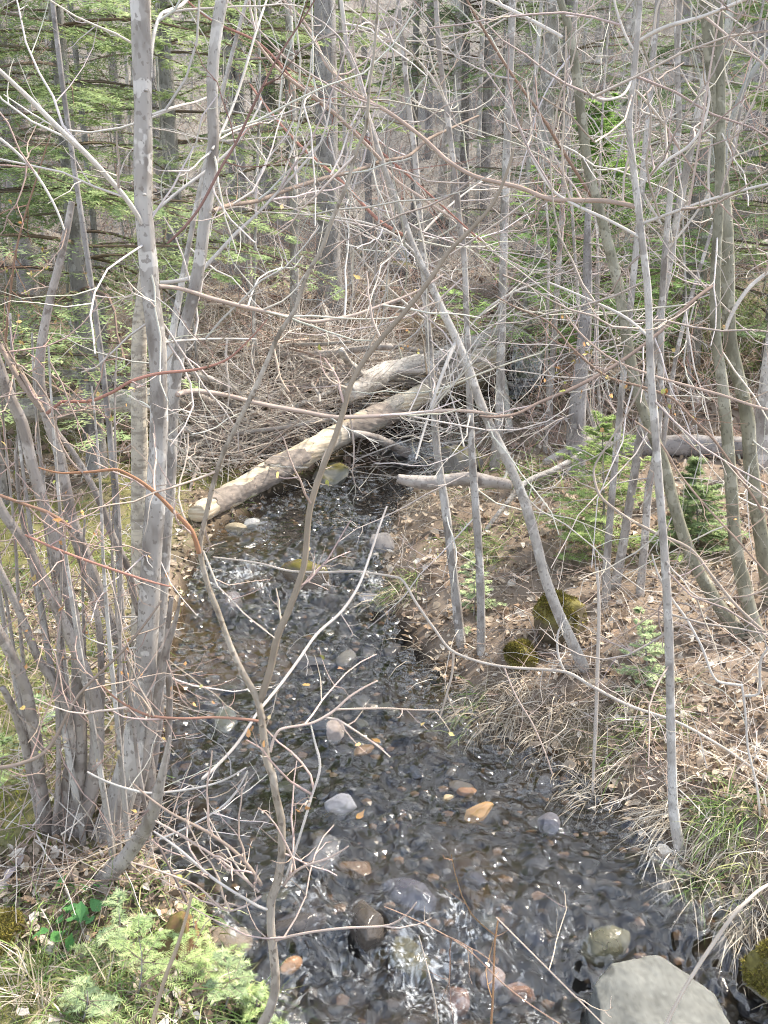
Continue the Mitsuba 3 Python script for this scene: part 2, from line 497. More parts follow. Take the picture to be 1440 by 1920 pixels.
def water_stone(px, py, wpx, hpx, color, label, wet=True, dip=.35, thick=.55, breaks=True, angular=1.1, **kw):
    kw['angular'] = angular
    """a stone in the stream seen at a pixel with that size"""
    x, y = on_water(px, py + hpx * .35)
    depth = np.linalg.norm(np.array([x, y, zw(y)]) - CAM) * .97
    rx = wpx / 2 / FPX * depth
    ry = max(rx * .5, hpx / 2 / FPX * depth)
    if breaks:
        STONES.append((x, y, rx))
    return put_stone((x, y + ry * .3, zw(y) - .02), (rx, ry, rx * thick), color, label, wet=wet, sink=dip, **kw)


GREY, DARK, TAN, RUST, OLIVE, PINK = (.30, .30, .31), (.05, .05, .06), (.45, .37, .28), (.34, .19, .09), (.16, .155, .09), (.33, .24, .21)
water_stone(627, 1362, 48, 40, (.36, .30, .26), 'round pinkish tan cobble standing alone in mid-stream, dry on top', wet=False, dip=.25, thick=.85, angular=.1)
water_stone(640, 1487, 66, 50, (.30, .295, .31), 'flat light grey stone in mid-stream below the round tan cobble', wet=False, dip=.4, thick=.5, angular=.7, rot=.1)
water_stone(898, 1513, 70, 26, (.36, .22, .10), 'long orange slab of stone lying slantwise in the stream', wet=False, dip=.35, thick=.35, angular=.9, rot=.5)
water_stone(877, 1475, 44, 16, (.22, .12, .06), 'rust brown flat stone just behind the orange slab', dip=.4, thick=.4)
water_stone(840, 1484, 28, 14, (.42, .33, .2), 'small tan stone left of the rust brown flat stone', dip=.4, thick=.4)
water_stone(775, 1665, 118, 44, (.06, .06, .075), 'long black wet stone shaped like a log in the riffle', dip=.3, thick=.35, angular=.5, rot=-.35)
water_stone(890, 1640, 66, 36, DARK, 'dark flat stone with a jutting lip right of the long black stone', dip=.3, thick=.4)
water_stone(765, 1770, 72, 96, (.10, .093, .055), 'upright olive stone with algae below the long black stone', dip=.35, thick=.7, angular=.8)
water_stone(690, 1718, 130, 66, (.07, .06, .052), 'round brown boulder with water pouring over both sides', dip=.45, thick=.6, angular=.2)
water_stone(560, 1735, 110, 40, (.06, .055, .055), 'dark ledge stone beside the foreground sapling with shadow under it', dip=.2, thick=.5)
water_stone(545, 1798, 46, 24, RUST, 'orange brown stone under the dark ledge by the sapling', dip=.4, thick=.6, angular=.2)
water_stone(860, 1862, 56, 44, (.13, .075, .055), 'reddish brown angular stone near the bottom edge of the stream', dip=.3, thick=.7)
water_stone(925, 1822, 44, 50, (.22, .18, .17), 'pinkish pale stone right of the reddish angular stone', dip=.3, thick=.8)
water_stone(978, 1852, 62, 34, (.16, .10, .075), 'dark brown wedge stone between the pinkish stone and the large grey boulder', dip=.3, thick=.6)
water_stone(1140, 1748, 100, 64, (.10, .097, .065), 'rounded olive boulder awash just behind the large grey boulder', dip=.45, thick=.6, angular=.2)
water_stone(605, 1575, 96, 62, (.09, .09, .095), 'grey stone washed by a thin sheet of white water in mid-stream', dip=.6, thick=.4)
water_stone(1030, 1528, 60, 44, (.11, .11, .13), 'dark blue grey stone under the right bank grass', dip=.4, thick=.6)
water_stone(890, 1300, 40, 18, DARK, 'small black stone under the right bank tufts', dip=.3, thick=.5)
water_stone(580, 1238, 100, 20, (.05, .05, .055), 'thin black slab lying across the stream above the tan cobble', dip=.25, thick=.18, angular=.9, rot=.15)
water_stone(735, 1215, 66, 28, (.055, .055, .06), 'black wet stone at the foot of the right bank above the slab', dip=.3, thick=.45)
water_stone(692, 1112, 56, 34, (.33, .33, .35), 'pale grey stone under the grass tuft at the right waterline', wet=False, dip=.25, thick=.5)
water_stone(575, 1068, 140, 78, (.10, .08, .06), 'brown mossy boulder in the stream below the big fallen log', dip=.35, thick=.6, angular=1.2, moss=-.05)
water_stone(715, 1010, 110, 60, (.20, .19, .19), 'grey boulder tucked into the right bank by the mossy stream boulder', wet=False, dip=.3, thick=.5)
water_stone(440, 985, 62, 28, (.34, .29, .21), 'cream coloured flat stone below the near end of the big log', wet=False, dip=.2, thick=.4)
water_stone(470, 975, 50, 24, (.36, .36, .36), 'pale grey stone touching the cream flat stone', wet=False, dip=.2, thick=.4)
water_stone(388, 1022, 30, 20, (.40, .40, .40), 'small whitish stone at the left waterline below the log', wet=False, dip=.2)
water_stone(430, 1110, 110, 50, (.12, .11, .115), 'purplish boulder with white water sliding over it at the upper riffle', dip=.55, thick=.5)
water_stone(420, 1330, 90, 34, (.08, .085, .075), 'flat greenish stone just under water on the left side', dip=.75, thick=.3)
water_stone(650, 1215, 60, 36, (.11, .10, .085), 'flat pale brown stone awash above the tan cobble', dip=.7, thick=.35)
water_stone(680, 1390, 60, 26, (.20, .12, .06), 'orange brown flat stone lying under water right of the tan cobble', dip=.8, thick=.3)
water_stone(420, 1755, 96, 80, (.17, .14, .11), 'brown weathered stone at the left bank by the small firs', wet=False, dip=.3, thick=.7, angular=.6)



def block_mesh(corners, color, seed, soft=.05, vein=.14):
    """a hewn looking boulder: hull of its corners, edges worn round"""
    m = trimesh.convex.convex_hull(np.asarray(corners, float))
    for _ in range(5 if False else 4):
        m = m.subdivide()
    m.merge_vertices()
    trimesh.smoothing.filter_laplacian(m, lamb=.5, iterations=5)
    v, f = trimesh.remesh.subdivide(m.vertices, m.faces)
    v = v + np.asarray(m.vertex_normals)[:1] * 0 + (meshkit.fbm(v * 9 + seed, 3) - .5)[:, None] * .035 * norm(v - v.mean(0)) + (meshkit.fbm(v * 45 + seed, 3) - .5)[:, None] * .008 * norm(v - v.mean(0))
    t = meshkit.fbm(v * 14 + seed, 4)[:, None]
    q = meshkit.fbm(v * 70 + seed, 2)[:, None]
    c = np.asarray(color) * (1 - vein + 2 * vein * t) * (.62 + .76 * q)
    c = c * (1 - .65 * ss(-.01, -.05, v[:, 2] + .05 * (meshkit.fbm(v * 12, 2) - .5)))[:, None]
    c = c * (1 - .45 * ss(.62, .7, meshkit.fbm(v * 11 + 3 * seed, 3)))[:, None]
    return v, f, np.clip(c, .01, .9)


# corners of the grey boulder, metres: a tilted top face falling to the right, a steep face to the left
BC = [(.585, 2.28, .045), (.66, 2.36, .085), (.80, 2.40, .065), (.965, 2.30, -.015), (.975, 2.12, -.04), (.80, 2.00, .01), (.62, 2.04, .00), (.575, 2.14, .02),
      (.54, 2.28, -.3), (.70, 2.42, -.3), (1.00, 2.34, -.3), (1.03, 2.06, -.3), (.82, 1.94, -.3), (.55, 1.98, -.3)]
BC = [(a + .045, b + .035, z_ * .8 + .005) for a, b, z_ in BC]
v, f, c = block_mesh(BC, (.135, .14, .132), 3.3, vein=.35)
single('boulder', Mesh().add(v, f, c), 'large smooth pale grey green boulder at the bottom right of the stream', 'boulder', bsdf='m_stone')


def moss_fuzz(key, n, size, pal):
    """a coat of moss as a part of a stone: spikes on its upward faces"""
    vv, ff = meshkit.WRITTEN[scene[key]['filename']][:2]
    m = trimesh.Trimesh(vv, ff, process=False)
    w = m.area_faces * ss(.0, .5, m.face_normals[:, 2]) * ss(.36, .52, meshkit.fbm(m.triangles_center * 14, 3))
    fi = np.random.default_rng(8).choice(len(w), n, p=w / w.sum())
    bc = np.random.default_rng(9).dirichlet((1, 1, 1), n)
    P = np.einsum('kc,kci->ki', bc, m.triangles[fi])
    N = m.face_normals[fi]
    s_ = U(*size, n)[:, None]
    tri = np.stack([P + rng.normal(0, .3, (n, 3)) * s_, P + rng.normal(0, .3, (n, 3)) * s_, P + (N + rng.normal(0, .5, (n, 3))) * s_ * (.3 + 1.5 * meshkit.fbm(P * 30 + 5, 3))[:, None]], 1)
    col = np.asarray(pal)[rng.integers(0, len(pal), n)] * (.15 + 1.6 * meshkit.fbm(P * 16, 4))[:, None]
    part(key, 'moss', Mesh().add(tri.reshape(-1, 3), np.arange(3 * n).reshape(-1, 3), np.repeat(np.clip(col, .01, .8), 3, 0)), kind='stuff', smooth=False)


MOSS = [(.22, .20, .05), (.28, .25, .06), (.16, .15, .045), (.32, .27, .08), (.15, .11, .06)]
g = ground(1440, 1830)
k = put_stone((1.235, 2.40, -.07), (.115, .12, .13), (.2, .19, .15), 'round boulder covered in yellow green moss at the right edge', 'boulder', 'boulder', sink=.2, angular=.9, moss=.8, sub=trimesh.creation.icosphere(subdivisions=4))
moss_fuzz(k, 16000, (.003, .008), MOSS)
g = ground(1050, 1195)
k = put_stone(g, (.13, .13, .15), (.12, .10, .07), 'mossy boulder on the right bank behind the leaning pale trunk', 'boulder', 'boulder', sink=.2, moss=.55)
moss_fuzz(k, 9000, (.004, .010), MOSS)
g = ground(978, 1240)
k = put_stone(g, (.10, .08, .07), (.14, .12, .07), 'low mossy stone on the right bank nearer than the mossy boulder', 'stone', 'stone', sink=.3, moss=.9)
moss_fuzz(k, 5000, (.004, .010), MOSS)
g = ground(20, 1760)
k = put_stone((g[0] - .07, g[1], g[2] - .02), (.10, .11, .13), (.2, .17, .1), 'mossy yellow green hummock at the lower left edge', 'boulder', 'boulder', sink=.35, angular=.9, moss=.9, sub=trimesh.creation.icosphere(subdivisions=4))
moss_fuzz(k, 16000, (.003, .008), MOSS)
g = ground(340, 1790)
put_stone(g, (.07, .10, .10), (.16, .09, .05), 'rusty brown mossy stump stone behind the stick at lower left', 'stone', 'stone', sink=.3, moss=.1)
for px, py, w, lab in ((420, 520, 100, 'dark hollow rock ledge left of the thick rough trunk'), (515, 525, 70, 'rock ledge just left of the thick rough trunk'), (690, 500, 110, 'pale rock ledge right of the thick rough trunk'),
                       (760, 520, 80, 'grey rock beside the far trickle of white water'), (930, 480, 60, 'dark rock right of the far trickle'), (985, 620, 90, 'pale grey rock pile at the upper end of the grey broken log'),
                       (1010, 650, 60, 'smaller grey rock leaning on the pale rock pile'), (850, 420, 60, 'grey rock high on the far slope'), (1250, 560, 80, 'grey rock on the right slope between the trunks'), (620, 905, 100, 'brown stone under the middle of the big fallen log'),
                       (860, 880, 120, 'stone with rusty patch in the right bank under the slim trunks')):
    g = ground(px, py)
    s = w / 2 / FPX * g[1]
    put_stone(g, (s, s * .7, s * .55), jit((.23, .22, .20), 1)[0], lab, 'rock', 'rock', sink=.25, angular=.9, moss=-.1)

# many more stones lying in and under the water
cols = [(.035, .034, .034), (.02, .02, .024), (.048, .04, .03), (.10, .06, .03), (.042, .041, .03), (.06, .06, .065), (.08, .068, .052)]
cname = ['dark grey', 'black', 'brown', 'rust orange', 'olive', 'grey', 'tan']
bed_stones = []
r5 = np.random.default_rng(55)
while len(bed_stones) < 110:
    y = 1.9 * (6.3 / 1.9) ** r5.uniform()
    x = r5.uniform(xl(y) + .03, xr(y) - .03)
    bed_stones.append((x, y, .02 + .06 * r5.uniform() ** 2, r5.choice(len(cols), p=[.24, .24, .16, .08, .10, .12, .06])))
bed_stones.sort(key=lambda s: s[1])
tally = {}
for x, y, s, ci in bed_stones:
    z = zw(y) - .075 + r5.uniform(-.01, .035)
    if s > .05:
        STONES.append((x, y, s))
    zone = 'nearest riffle' if y < 2.9 else 'middle reach' if y < 4.3 else 'upper reach'
    side = 'left' if x < xl(y) + .33 * (xr(y) - xl(y)) else 'right' if x > xl(y) + .66 * (xr(y) - xl(y)) else 'centre'
    tally[zone, side, ci] = i = tally.get((zone, side, ci), -1) + 1
    put_stone((x, y, z), (s * 1.15, s * r5.uniform(.6, .9), s * r5.uniform(.2, .45)), cols[ci], f'small {cname[ci]} wet stone, {zone}, {side} side, {nth(i)} from the camera', 'stone', 'stream_stone', wet=True,
              group=f'small {cname[ci]} wet stones of the brook', sink=.1, angular=r5.uniform(.7, 1.5), sub=_ICO if s > .045 else _ICO2)
build_water()

# gravel of the bed
r6 = np.random.default_rng(66)
n = 4200
gy = 1.7 * (7.2 / 1.7) ** r6.uniform(size=n)
gx = xl(gy) - .05 + (xr(gy) - xl(gy) + .1) * r6.uniform(size=n)
oct_ = trimesh.creation.icosphere(subdivisions=0)
tv = np.array(oct_.vertices)
gs = r6.uniform(.006, .024, n)
vv = tv[None] * r6.uniform(.6, 1.2, (n, len(tv), 1)) * gs[:, None, None] * np.array([1.2, 1, .6])
vv = vv + np.stack([gx, gy, H(gx, gy) + gs * .1], 1)[:, None]
ff = (np.array(oct_.faces)[None] + (np.arange(n) * len(tv))[:, None, None]).reshape(-1, 3)
pal = np.array([(.018, .017, .016), (.027, .026, .025), (.042, .034, .025), (.09, .055, .03), (.05, .05, .05), (.025, .023, .019)])
scene['gravel'] = Mesh().add(vv.reshape(-1, 3), ff, np.repeat(pal[r6.integers(0, 6, n)], len(tv), 0)).ply('m_wet', smooth=False)
labels['gravel'] = {'label': 'dark wet gravel covering the bed of the brook', 'category': 'gravel', 'kind': 'stuff'}


# ------------------------------------------------------------------ ground cover
def scatter(n, y0, y1, x0, x1, ok):
    """n points on the ground, thinning with distance"""
    out = np.zeros((0, 2))
    while len(out) < n:
        y = y0 * (y1 / y0) ** rng.uniform(size=4 * n)
        x = x0(y) + (x1(y) - x0(y)) * rng.uniform(size=4 * n)
        k = ok(x, y)
        out = np.vstack([out, np.stack([x, y], 1)[k]])
    out = out[:n]
    return np.column_stack([out, H(out[:, 0], out[:, 1])])


LEAF = np.array([(0, 0, 0), (.28, .25, .03), (.32, .55, .05), (.14, .85, .02), (0, 1.08, 0), (-.14, .85, .02), (-.32, .55, .05), (-.28, .25, .03), (0, .5, -.03)])
LEAF[:, 1] -= .5
LEAF_F = np.array([(8, i, (i + 1) % 8) for i in range(8)])
LEAF_S = LEAF[[0, 2, 4, 6, 8]]
LEAF_SF = np.array([(4, i, (i + 1) % 4) for i in range(4)])


def leaves(P, size, pal, tilt=.6, lift=.01, curl=.25, small=False):
    n = len(P)
    s = U(*size, n)
    _LT, _LF = (LEAF_S, LEAF_SF) if small else (LEAF, LEAF_F)
    q = len(_LT)
    t = _LT[None] * s[:, None, None] * np.stack([U(.7, 1.2, n), np.ones(n), np.ones(n)], 1)[:, None]
    t[:, :q - 1] *= 1 + rng.normal(0, .13, (n, q - 1, 1))
    t[:, :, 2] += (U(-curl, curl, n) * 2)[:, None] * (t[:, :, 1] ** 2) / s[:, None] + (U(-curl, curl, n) * 3)[:, None] * t[:, :, 0] ** 2 / s[:, None]
    a, b, c = U(0, 6.28, n), rng.normal(0, tilt, n), rng.normal(0, tilt, n)
    ca, sa, cb, sb, cc, sc = np.cos(a), np.sin(a), np.cos(b), np.sin(b), np.cos(c), np.sin(c)
    o, l = np.zeros(n), np.ones(n)
    Rz = np.stack([np.stack([ca, -sa, o], 1), np.stack([sa, ca, o], 1), np.stack([o, o, l], 1)], 1)
    Rx = np.stack([np.stack([l, o, o], 1), np.stack([o, cb, -sb], 1), np.stack([o, sb, cb], 1)], 1)
    Ry = np.stack([np.stack([cc, o, sc], 1), np.stack([o, l, o], 1), np.stack([-sc, o, cc], 1)], 1)
    v = np.einsum('kij,knj->kni', Rz @ Rx @ Ry, t) + (P + np.stack([o, o, U(0, lift, n) + .12 * s], 1))[:, None]
    f = (_LF[None] + (np.arange(n) * q)[:, None, None]).reshape(-1, 3)
    p = np.asarray(pal, float)
    c = p[rng.integers(0, len(p), n)] * U(.75, 1.25, (n, 1))
    return v.reshape(-1, 3), f, np.repeat(np.clip(c, .01, .9), q, 0)


BROWN = [(.42, .345, .265), (.53, .46, .375), (.36, .265, .19), (.22, .17, .125), (.47, .39, .305), (.64, .59, .52), (.31, .25, .195)]
lit = Mesh()
P = scatter(16000, 2.2, 10, lambda y: xr(y) - .02, lambda y: xr(y) + 1.0 + .75 * y, lambda x, y: (edge(x, y) > .03) & (rng.uniform(size=len(x)) > .6 * moss_at(x, y)))
lit.add(*leaves(P, (.015, .062), BROWN, curl=.45, lift=.02))
P = scatter(16000, 2.2, 8, lambda y: xr(y) - .05, lambda y: xr(y) + .8 + .7 * y, lambda x, y: edge(x, y) > .0)
lit.add(*leaves(P, (.008, .026), BROWN, tilt=.9, small=True))
P = scatter(9000, 1.5, 9, lambda y: xl(y) - .6 - .8 * y, lambda y: xl(y), lambda x, y: (edge(x, y) > .05) & (rng.uniform(size=len(x)) > 1.1 * moss_at(x, y)))
lit.add(*leaves(P, (.015, .055), BROWN, curl=.45, lift=.02))
P = scatter(12000, 7, 26, lambda y: -.55 * y, lambda y: .55 * y, lambda x, y: (edge(x, y) > .0) & (rng.uniform(size=len(x)) > 1.3 * np.exp(-((x + .5) / 1.3) ** 2 - ((y - 8.3) / 1.2) ** 2)))
lit.add(*leaves(P, (.05, .13), [(.34, .26, .22), (.28, .21, .18), (.42, .35, .30), (.20, .155, .13)], small=True))
single('leaf_litter', lit, 'brown dead leaves carpeting the forest floor', 'leaf litter', kind='stuff', smooth=False)


def blades(P, D, L, w, droop, col, N=4):
    """K curved ribbons from P along D that bend down"""
    K = len(P)
    pts, d = np.zeros((K, N, 3)), norm(D)
    pts[:, 0] = P
    for i in range(1, N):
        d = norm(d + np.stack([np.zeros(K), np.zeros(K), -droop / (N - 1)], 1) + rng.normal(0, .07, (K, 3)))
        pts[:, i] = pts[:, i - 1] + d * (L / (N - 1))[:, None]
    side = norm(np.cross(pts[:, -1] - pts[:, 0], rng.normal(0, 1, (K, 3))))
    taper = np.array([.85, 1, .75, .1])
    o = side[:, None] * (w[:, None] * taper[None])[:, :, None] / 2
    v = np.stack([pts - o, pts + o], 2).reshape(K, 2 * N, 3)
    q = np.array([(2 * i, 2 * i + 1, 2 * i + 3, 2 * i + 2) for i in range(N - 1)])
    f = np.vstack([q[:, [0, 1, 2]], q[:, [0, 2, 3]]])
    f = (f[None] + (np.arange(K) * 2 * N)[:, None, None]).reshape(-1, 3)
    return v.reshape(-1, 3), f, np.repeat(col, 2 * N, 0)


def tuft_blades(centres, per, spread, L, lean, pal, w=(.002, .0046), droop=(.8, 2.6), up=(.3, 1.1)):
    n = len(centres) * per
    c = np.repeat(centres, per, 0)
    P = c + np.column_stack([rng.normal(0, spread, (n, 2)), np.zeros(n)])
    P[:, 2] = H(P[:, 0], P[:, 1]) - .01
    D = np.column_stack([rng.normal(0, .7, (n, 2)) + np.asarray(lean), U(*up, n)])
    p = np.asarray(pal, float)
    tint = np.repeat(rng.integers(0, len(p), len(centres)), per)
    pick = np.where(rng.uniform(size=n) < .5, tint, rng.integers(0, len(p), n))
    col = np.clip(p[pick] * U(.7, 1.25, (n, 1)), .01, .9)
    return blades(P, D, U(*L, n), U(*w, n), U(*droop, n), col)


STRAW = [(.56, .50, .41), (.50, .43, .33), (.64, .59, .51), (.40, .33, .25), (.48, .42, .34)]
GREEN = [(.18, .28, .09), (.24, .33, .12), (.36, .38, .18)]
r7 = np.random.default_rng(77)
dry, fresh_grass = Mesh(), Mesh()
cs = []
for _ in range(64):
    y = 2.2 + 2.2 * r7.uniform() ** 1.6
    cs.append((xr(y) + .02 + abs(r7.normal(0, .20)), y))
c3 = np.array([(x, y, H(x, y)) for x, y in cs])
for q in range(len(c3)):
    dry.add(*tuft_blades(c3[q:q + 1], int(r7.uniform(30, 100)), r7.uniform(.02, .06), (.06, r7.uniform(.15, .28)), (r7.normal(-.6, .45), r7.normal(-.35, .45)), STRAW))
for (px, py, n_, col) in ((735, 1120, 5, STRAW), (760, 1100, 3, GREEN), (1340, 1530, 4, GREEN), (1180, 1370, 3, GREEN), (900, 1340, 2, GREEN), (1230, 1360, 2, GREEN), (1360, 1500, 4, GREEN), (780, 950, 5, STRAW), (870, 1000, 6, GREEN), (930, 1040, 5, GREEN), (1000, 980, 4, GREEN),
                          (840, 930, 3, STRAW), (60, 1870, 6, STRAW), (120, 1830, 3, STRAW), (250, 1890, 9, GREEN), (330, 1880, 9, GREEN), (420, 1900, 9, GREEN), (180, 1860, 9, GREEN), (120, 1760, 8, GREEN), (80, 1850, 8, GREEN), (200, 1720, 6, GREEN), (330, 1700, 6, GREEN), (60, 1250, 8, GREEN), (30, 1100, 10, GREEN), (120, 1130, 10, GREEN), (220, 1050, 8, GREEN), (1400, 1420, 5, STRAW), (1330, 1290, 3, STRAW), (1100, 1330, 5, STRAW), (950, 1330, 4, STRAW)):
    g = ground(px, py)
    c3 = g + np.column_stack([r7.normal(0, .07, (n_, 2)), np.zeros(n_)])
    (fresh_grass if col is GREEN else dry).add(*tuft_blades(c3, 60, .035, (.08, .24), (-.3, -.3), col))
for px, py, n_ in ((1330, 650, 12), (1400, 610, 14), (1250, 650, 10), (1425, 700, 12), (1200, 570, 12), (1290, 600, 12), (1380, 560, 14), (960, 900, 6), (1010, 930, 6), (1440, 640, 12)):
    g = ground(px, py)
    q = r7.normal(0, .28 * g[1] / 8, (n_, 2))
    fresh_grass.add(*tuft_blades(g + np.column_stack([q, np.zeros(n_)]), 40, .08, (.12, .34), (-.1, -.1), GREEN, w=(.004, .009)))
for q in range(46):
    y = 2.15 + 1.25 * r7.uniform()
    x = xr(y) + .02 + .55 * r7.uniform() ** 1.5
    c3 = np.array([[x, y, float(H(x, y))]])
    dry.add(*tuft_blades(c3, int(r7.uniform(40, 90)), r7.uniform(.02, .05), (.08, r7.uniform(.18, .3)), (r7.normal(-.7, .4), r7.normal(-.5, .4)), [(.66, .60, .50), (.72, .67, .58), (.55, .48, .38)], w=(.002, .004)))
# thin dry stalks all over both banks
P = scatter(420, 2.2, 8, lambda y: xr(y) + .1, lambda y: xr(y) + 1 + .5 * y, lambda x, y: edge(x, y) > .1)
dry.add(*tuft_blades(P, 9, .05, (.08, .3), (0, 0), STRAW))
P = scatter(420, 1.6, 8, lambda y: xl(y) - .5 - .6 * y, lambda y: xl(y) - .05, lambda x, y: edge(x, y) > .1)
dry.add(*tuft_blades(P, 12, .05, (.08, .3), (0, 0), STRAW))
P = scatter(520, 1.6, 8, lambda y: xl(y) - .5 - .6 * y, lambda y: xl(y) - .05, lambda x, y: edge(x, y) > .1)
fresh_grass.add(*tuft_blades(P, 14, .05, (.06, .2), (0, 0), GREEN))
single('dry_grass', dry, 'pale dead grass hanging over the stream banks', 'grass', kind='stuff', smooth=False)
single('green_grass', fresh_grass, 'fresh green grass blades sprouting through the dead grass', 'grass', kind='stuff', smooth=False)

# moss as short dense spikes
P = scatter(45000, 1.5, 9, lambda y: xl(y) - .6 - .8 * y, lambda y: xl(y) + .02, lambda x, y: (edge(x, y) > .02) & (rng.uniform(size=len(x)) < moss_at(x, y)))
n = len(P)
s = U(.008, .024, n) * (1 + .12 * P[:, 1])
mv = np.stack([P + rng.normal(0, .12, (n, 3)) * s[:, None], P + rng.normal(0, .12, (n, 3)) * s[:, None], P + (rng.normal(0, .35, (n, 3)) + [0, 0, 1]) * s[:, None]], 1)
mc = np.array([(.22, .28, .07), (.30, .32, .08), (.17, .24, .06), (.34, .33, .10)])[rng.integers(0, 4, n)] * U(.7, 1.3, (n, 1))
single('moss', Mesh().add(mv.reshape(-1, 3), np.arange(3 * n).reshape(-1, 3), np.repeat(mc, 3, 0)), 'bright green moss cushioning the left bank', 'moss', kind='stuff', smooth=False)

# ------------------------------------------------------------------ trunks and branches traced from the view
PALE, PINKTAN, RED, BRN, OLV = (.60, .565, .525), (.50, .41, .36), (.38, .21, .17), (.31, .25, .21), (.28, .235, .185)


def pts_of(text):
    return np.array([[float(q) for q in p.split(',')] for p in text.split()])


def stroke(text, Y0, Y1=None, n=None, wob=0.0):
    """'x,y,width x,y,width ...' in photograph pixels at distance Y0..Y1 -> points, radii"""
    a = pts_of(text)
    Y = np.linspace(Y0, Y0 if Y1 is None else Y1, len(a))
    p3 = np.array([at(x, y, d) for (x, y, w), d in zip(a, Y)])
    dep = (p3 - CAM) @ FWD
    q = resample(np.column_stack([p3, a[:, 2] / 2 * dep / FPX]), n or max(12, 5 * len(a)))
    P, R = q[:, :3], q[:, 3]
    if wob:
        P = P + (np.stack([meshkit.noise(P * 3.1 + 17 * k) for k in range(3)], 1) - .5) * wob
    return P, R


def limb_mesh(P, R, color, sides=10, rough=.06, seed=0):
    v, f, _ = tubes(P[None], R[None], sides)
    c = np.repeat(P, sides, 0)
    v = c + (v - c) * (1 + rough * 4 * (meshkit.fbm(v * 9 + seed, 2) - .5) + rough * .3 * (meshkit.fbm(v * 60, 2) - .5))[:, None]
    # close the top with a point
    n0 = len(v)
    v = np.vstack([v, P[-1] + (P[-1] - P[-2]) * .3, P[0]])
    k = np.arange(sides)
    e = n0 - sides
    f = np.vstack([f, np.stack([e + k, np.full(sides, n0), e + (k + 1) % sides], 1), np.stack([k, (k + 1) % sides, np.full(sides, n0 + 1)], 1)])
    t = meshkit.fbm(v * 20, 3)[:, None]
    return Mesh().add(v, f, np.clip(np.asarray(color) * (.7 + .6 * t), .01, .9))


def twig_mesh(P, R, spec, color, m=None, jitter=.2):
    """side shoots, in generations; spec: list of dicts for sprout()"""
    m = m or Mesh()
    for s in spec:
        s = dict(s)
        sd = s.pop('sides', 3)
        c = s.pop('color', color)
        P, R = sprout(P, R, s.pop('n'), **s)
        m.add(*tubes(P, R, sd, jit(c, len(P), jitter)))
    return m, P, R


def fixed(P, n=30):
    return P[np.linspace(0, len(P) - 1, n).round().astype(int)]


def buds(m, P, n, size=(.009, .022), pal=((.55, .42, .18), (.42, .44, .14), (.58, .33, .15), (.50, .42, .25))):
    k = rng.integers(0, len(P), n)
    pts = P[k, -1 - rng.integers(0, 2, n)]
    m.add(*leaves(pts, size, pal, tilt=1.2, lift=.004))


def bare_tree(name, label, cat, trunk, branches=(), twigs=(), mat='m_bark_grey', tcol=(.58, .545, .505), group=None, nt=8, L=(.15, .6), r=.0022, sub=4, bud=0, sides=12, lo=.3, lift=.06, thin=1.0):
    """trunk: (P, R) with the foot last; branches: list of (P, R, colour)"""
    k = thing(name, label, cat, group)
    P, R = trunk[0], trunk[1] * thin
    part(k, 'trunk', limb_mesh(P, R, (.3, .27, .25), sides), mat)
    if R.max() > .04:
        for q in range(9):
            i = int(rng.integers(2, len(P) - 4))
            out = norm(np.array([rng.normal(), -abs(rng.normal()) - .3, 0]))
            c = P[i] + out * R[i] * .93
            kn = trimesh.creation.icosphere(subdivisions=2)
            part(k, 'knot', (np.array(kn.vertices) * R[i] * U(.12, .26) * [1.2, 1.0, .7] + c, np.array(kn.faces)), mat)
    for b in branches:
        part(k, 'branch', limb_mesh(b[0], b[1], b[2], 7, .04))
    m = Mesh()
    src = [(P, R, nt)] + [(b[0], b[1], b[3] if len(b) > 3 else max(4, nt // 2)) for b in branches]
    ends = []
    for p, rr, n_ in src:
        if n_ <= 0:
            continue
        p, rr = fixed(p), np.minimum(fixed(rr[:, None])[:, 0], .012)
        hi = .75 if p is src[0][0] else .97
        a, b_ = sprout(p[None], np.full((1, len(p)), r * 1.8), n_, L=L, lo=.03, hi=.8, rf=1, N=7, wig=.16, lift=lift, tip=.5)
        m.add(*tubes(a, b_, 4, jit(tcol, len(a))))
        if sub:
            a2, b2 = sprout(a, b_, sub, frac=(.25, .6), rf=.7, N=5, wig=.2, lift=lift, rmin=.0011)
            m.add(*tubes(a2, b2, 3, jit(tcol, len(a2))))
            ends.append(a2)
    if bud and ends:
        buds(m, np.concatenate(ends), bud)
    if m.n:
        part(k, 'twigs', m, kind='stuff')
    return k


def br(text, Y0, Y1=None, color=PALE, n=5, wob=.0):
    P, R = stroke(text, Y0, Y1, wob=wob)
    return (P, R, color, n)


def base_y(px, py):
    return float(ground(px, py)[1])


def with_top(text, Y, dx=0.0, extra=2.5):
    """carry a trunk that leaves the frame at the top further up"""
    P, R = stroke(text, Y)
    d = norm(P[0] - P[3])
    s = np.linspace(extra, .15, 10)[:, None]
    top = P[0] + d * s + np.array([1, .3, 0]) * dx * s ** 2 * .1
    return np.vstack([top, P]), np.concatenate([np.linspace(R[0] * .45, R[0], 10), R])


def flare(PR, k=.5, h=.12):
    P, R = PR
    R = R.copy()
    dz = P[:, 2] - P[-1, 2]
    return P, R * (1 + k * np.exp(-np.clip(dz, 0, None) / h))


def foot(PR, depth=.1):
    """push the lower end a little into the ground"""
    P, R = PR
    x, y, _ = P[-1]
    z = float(H(x, y)) - depth
    if P[-1, 2] > z:
        P = np.vstack([P, [x, y, z]])
        R = np.append(R, R[-1])
    return P, R


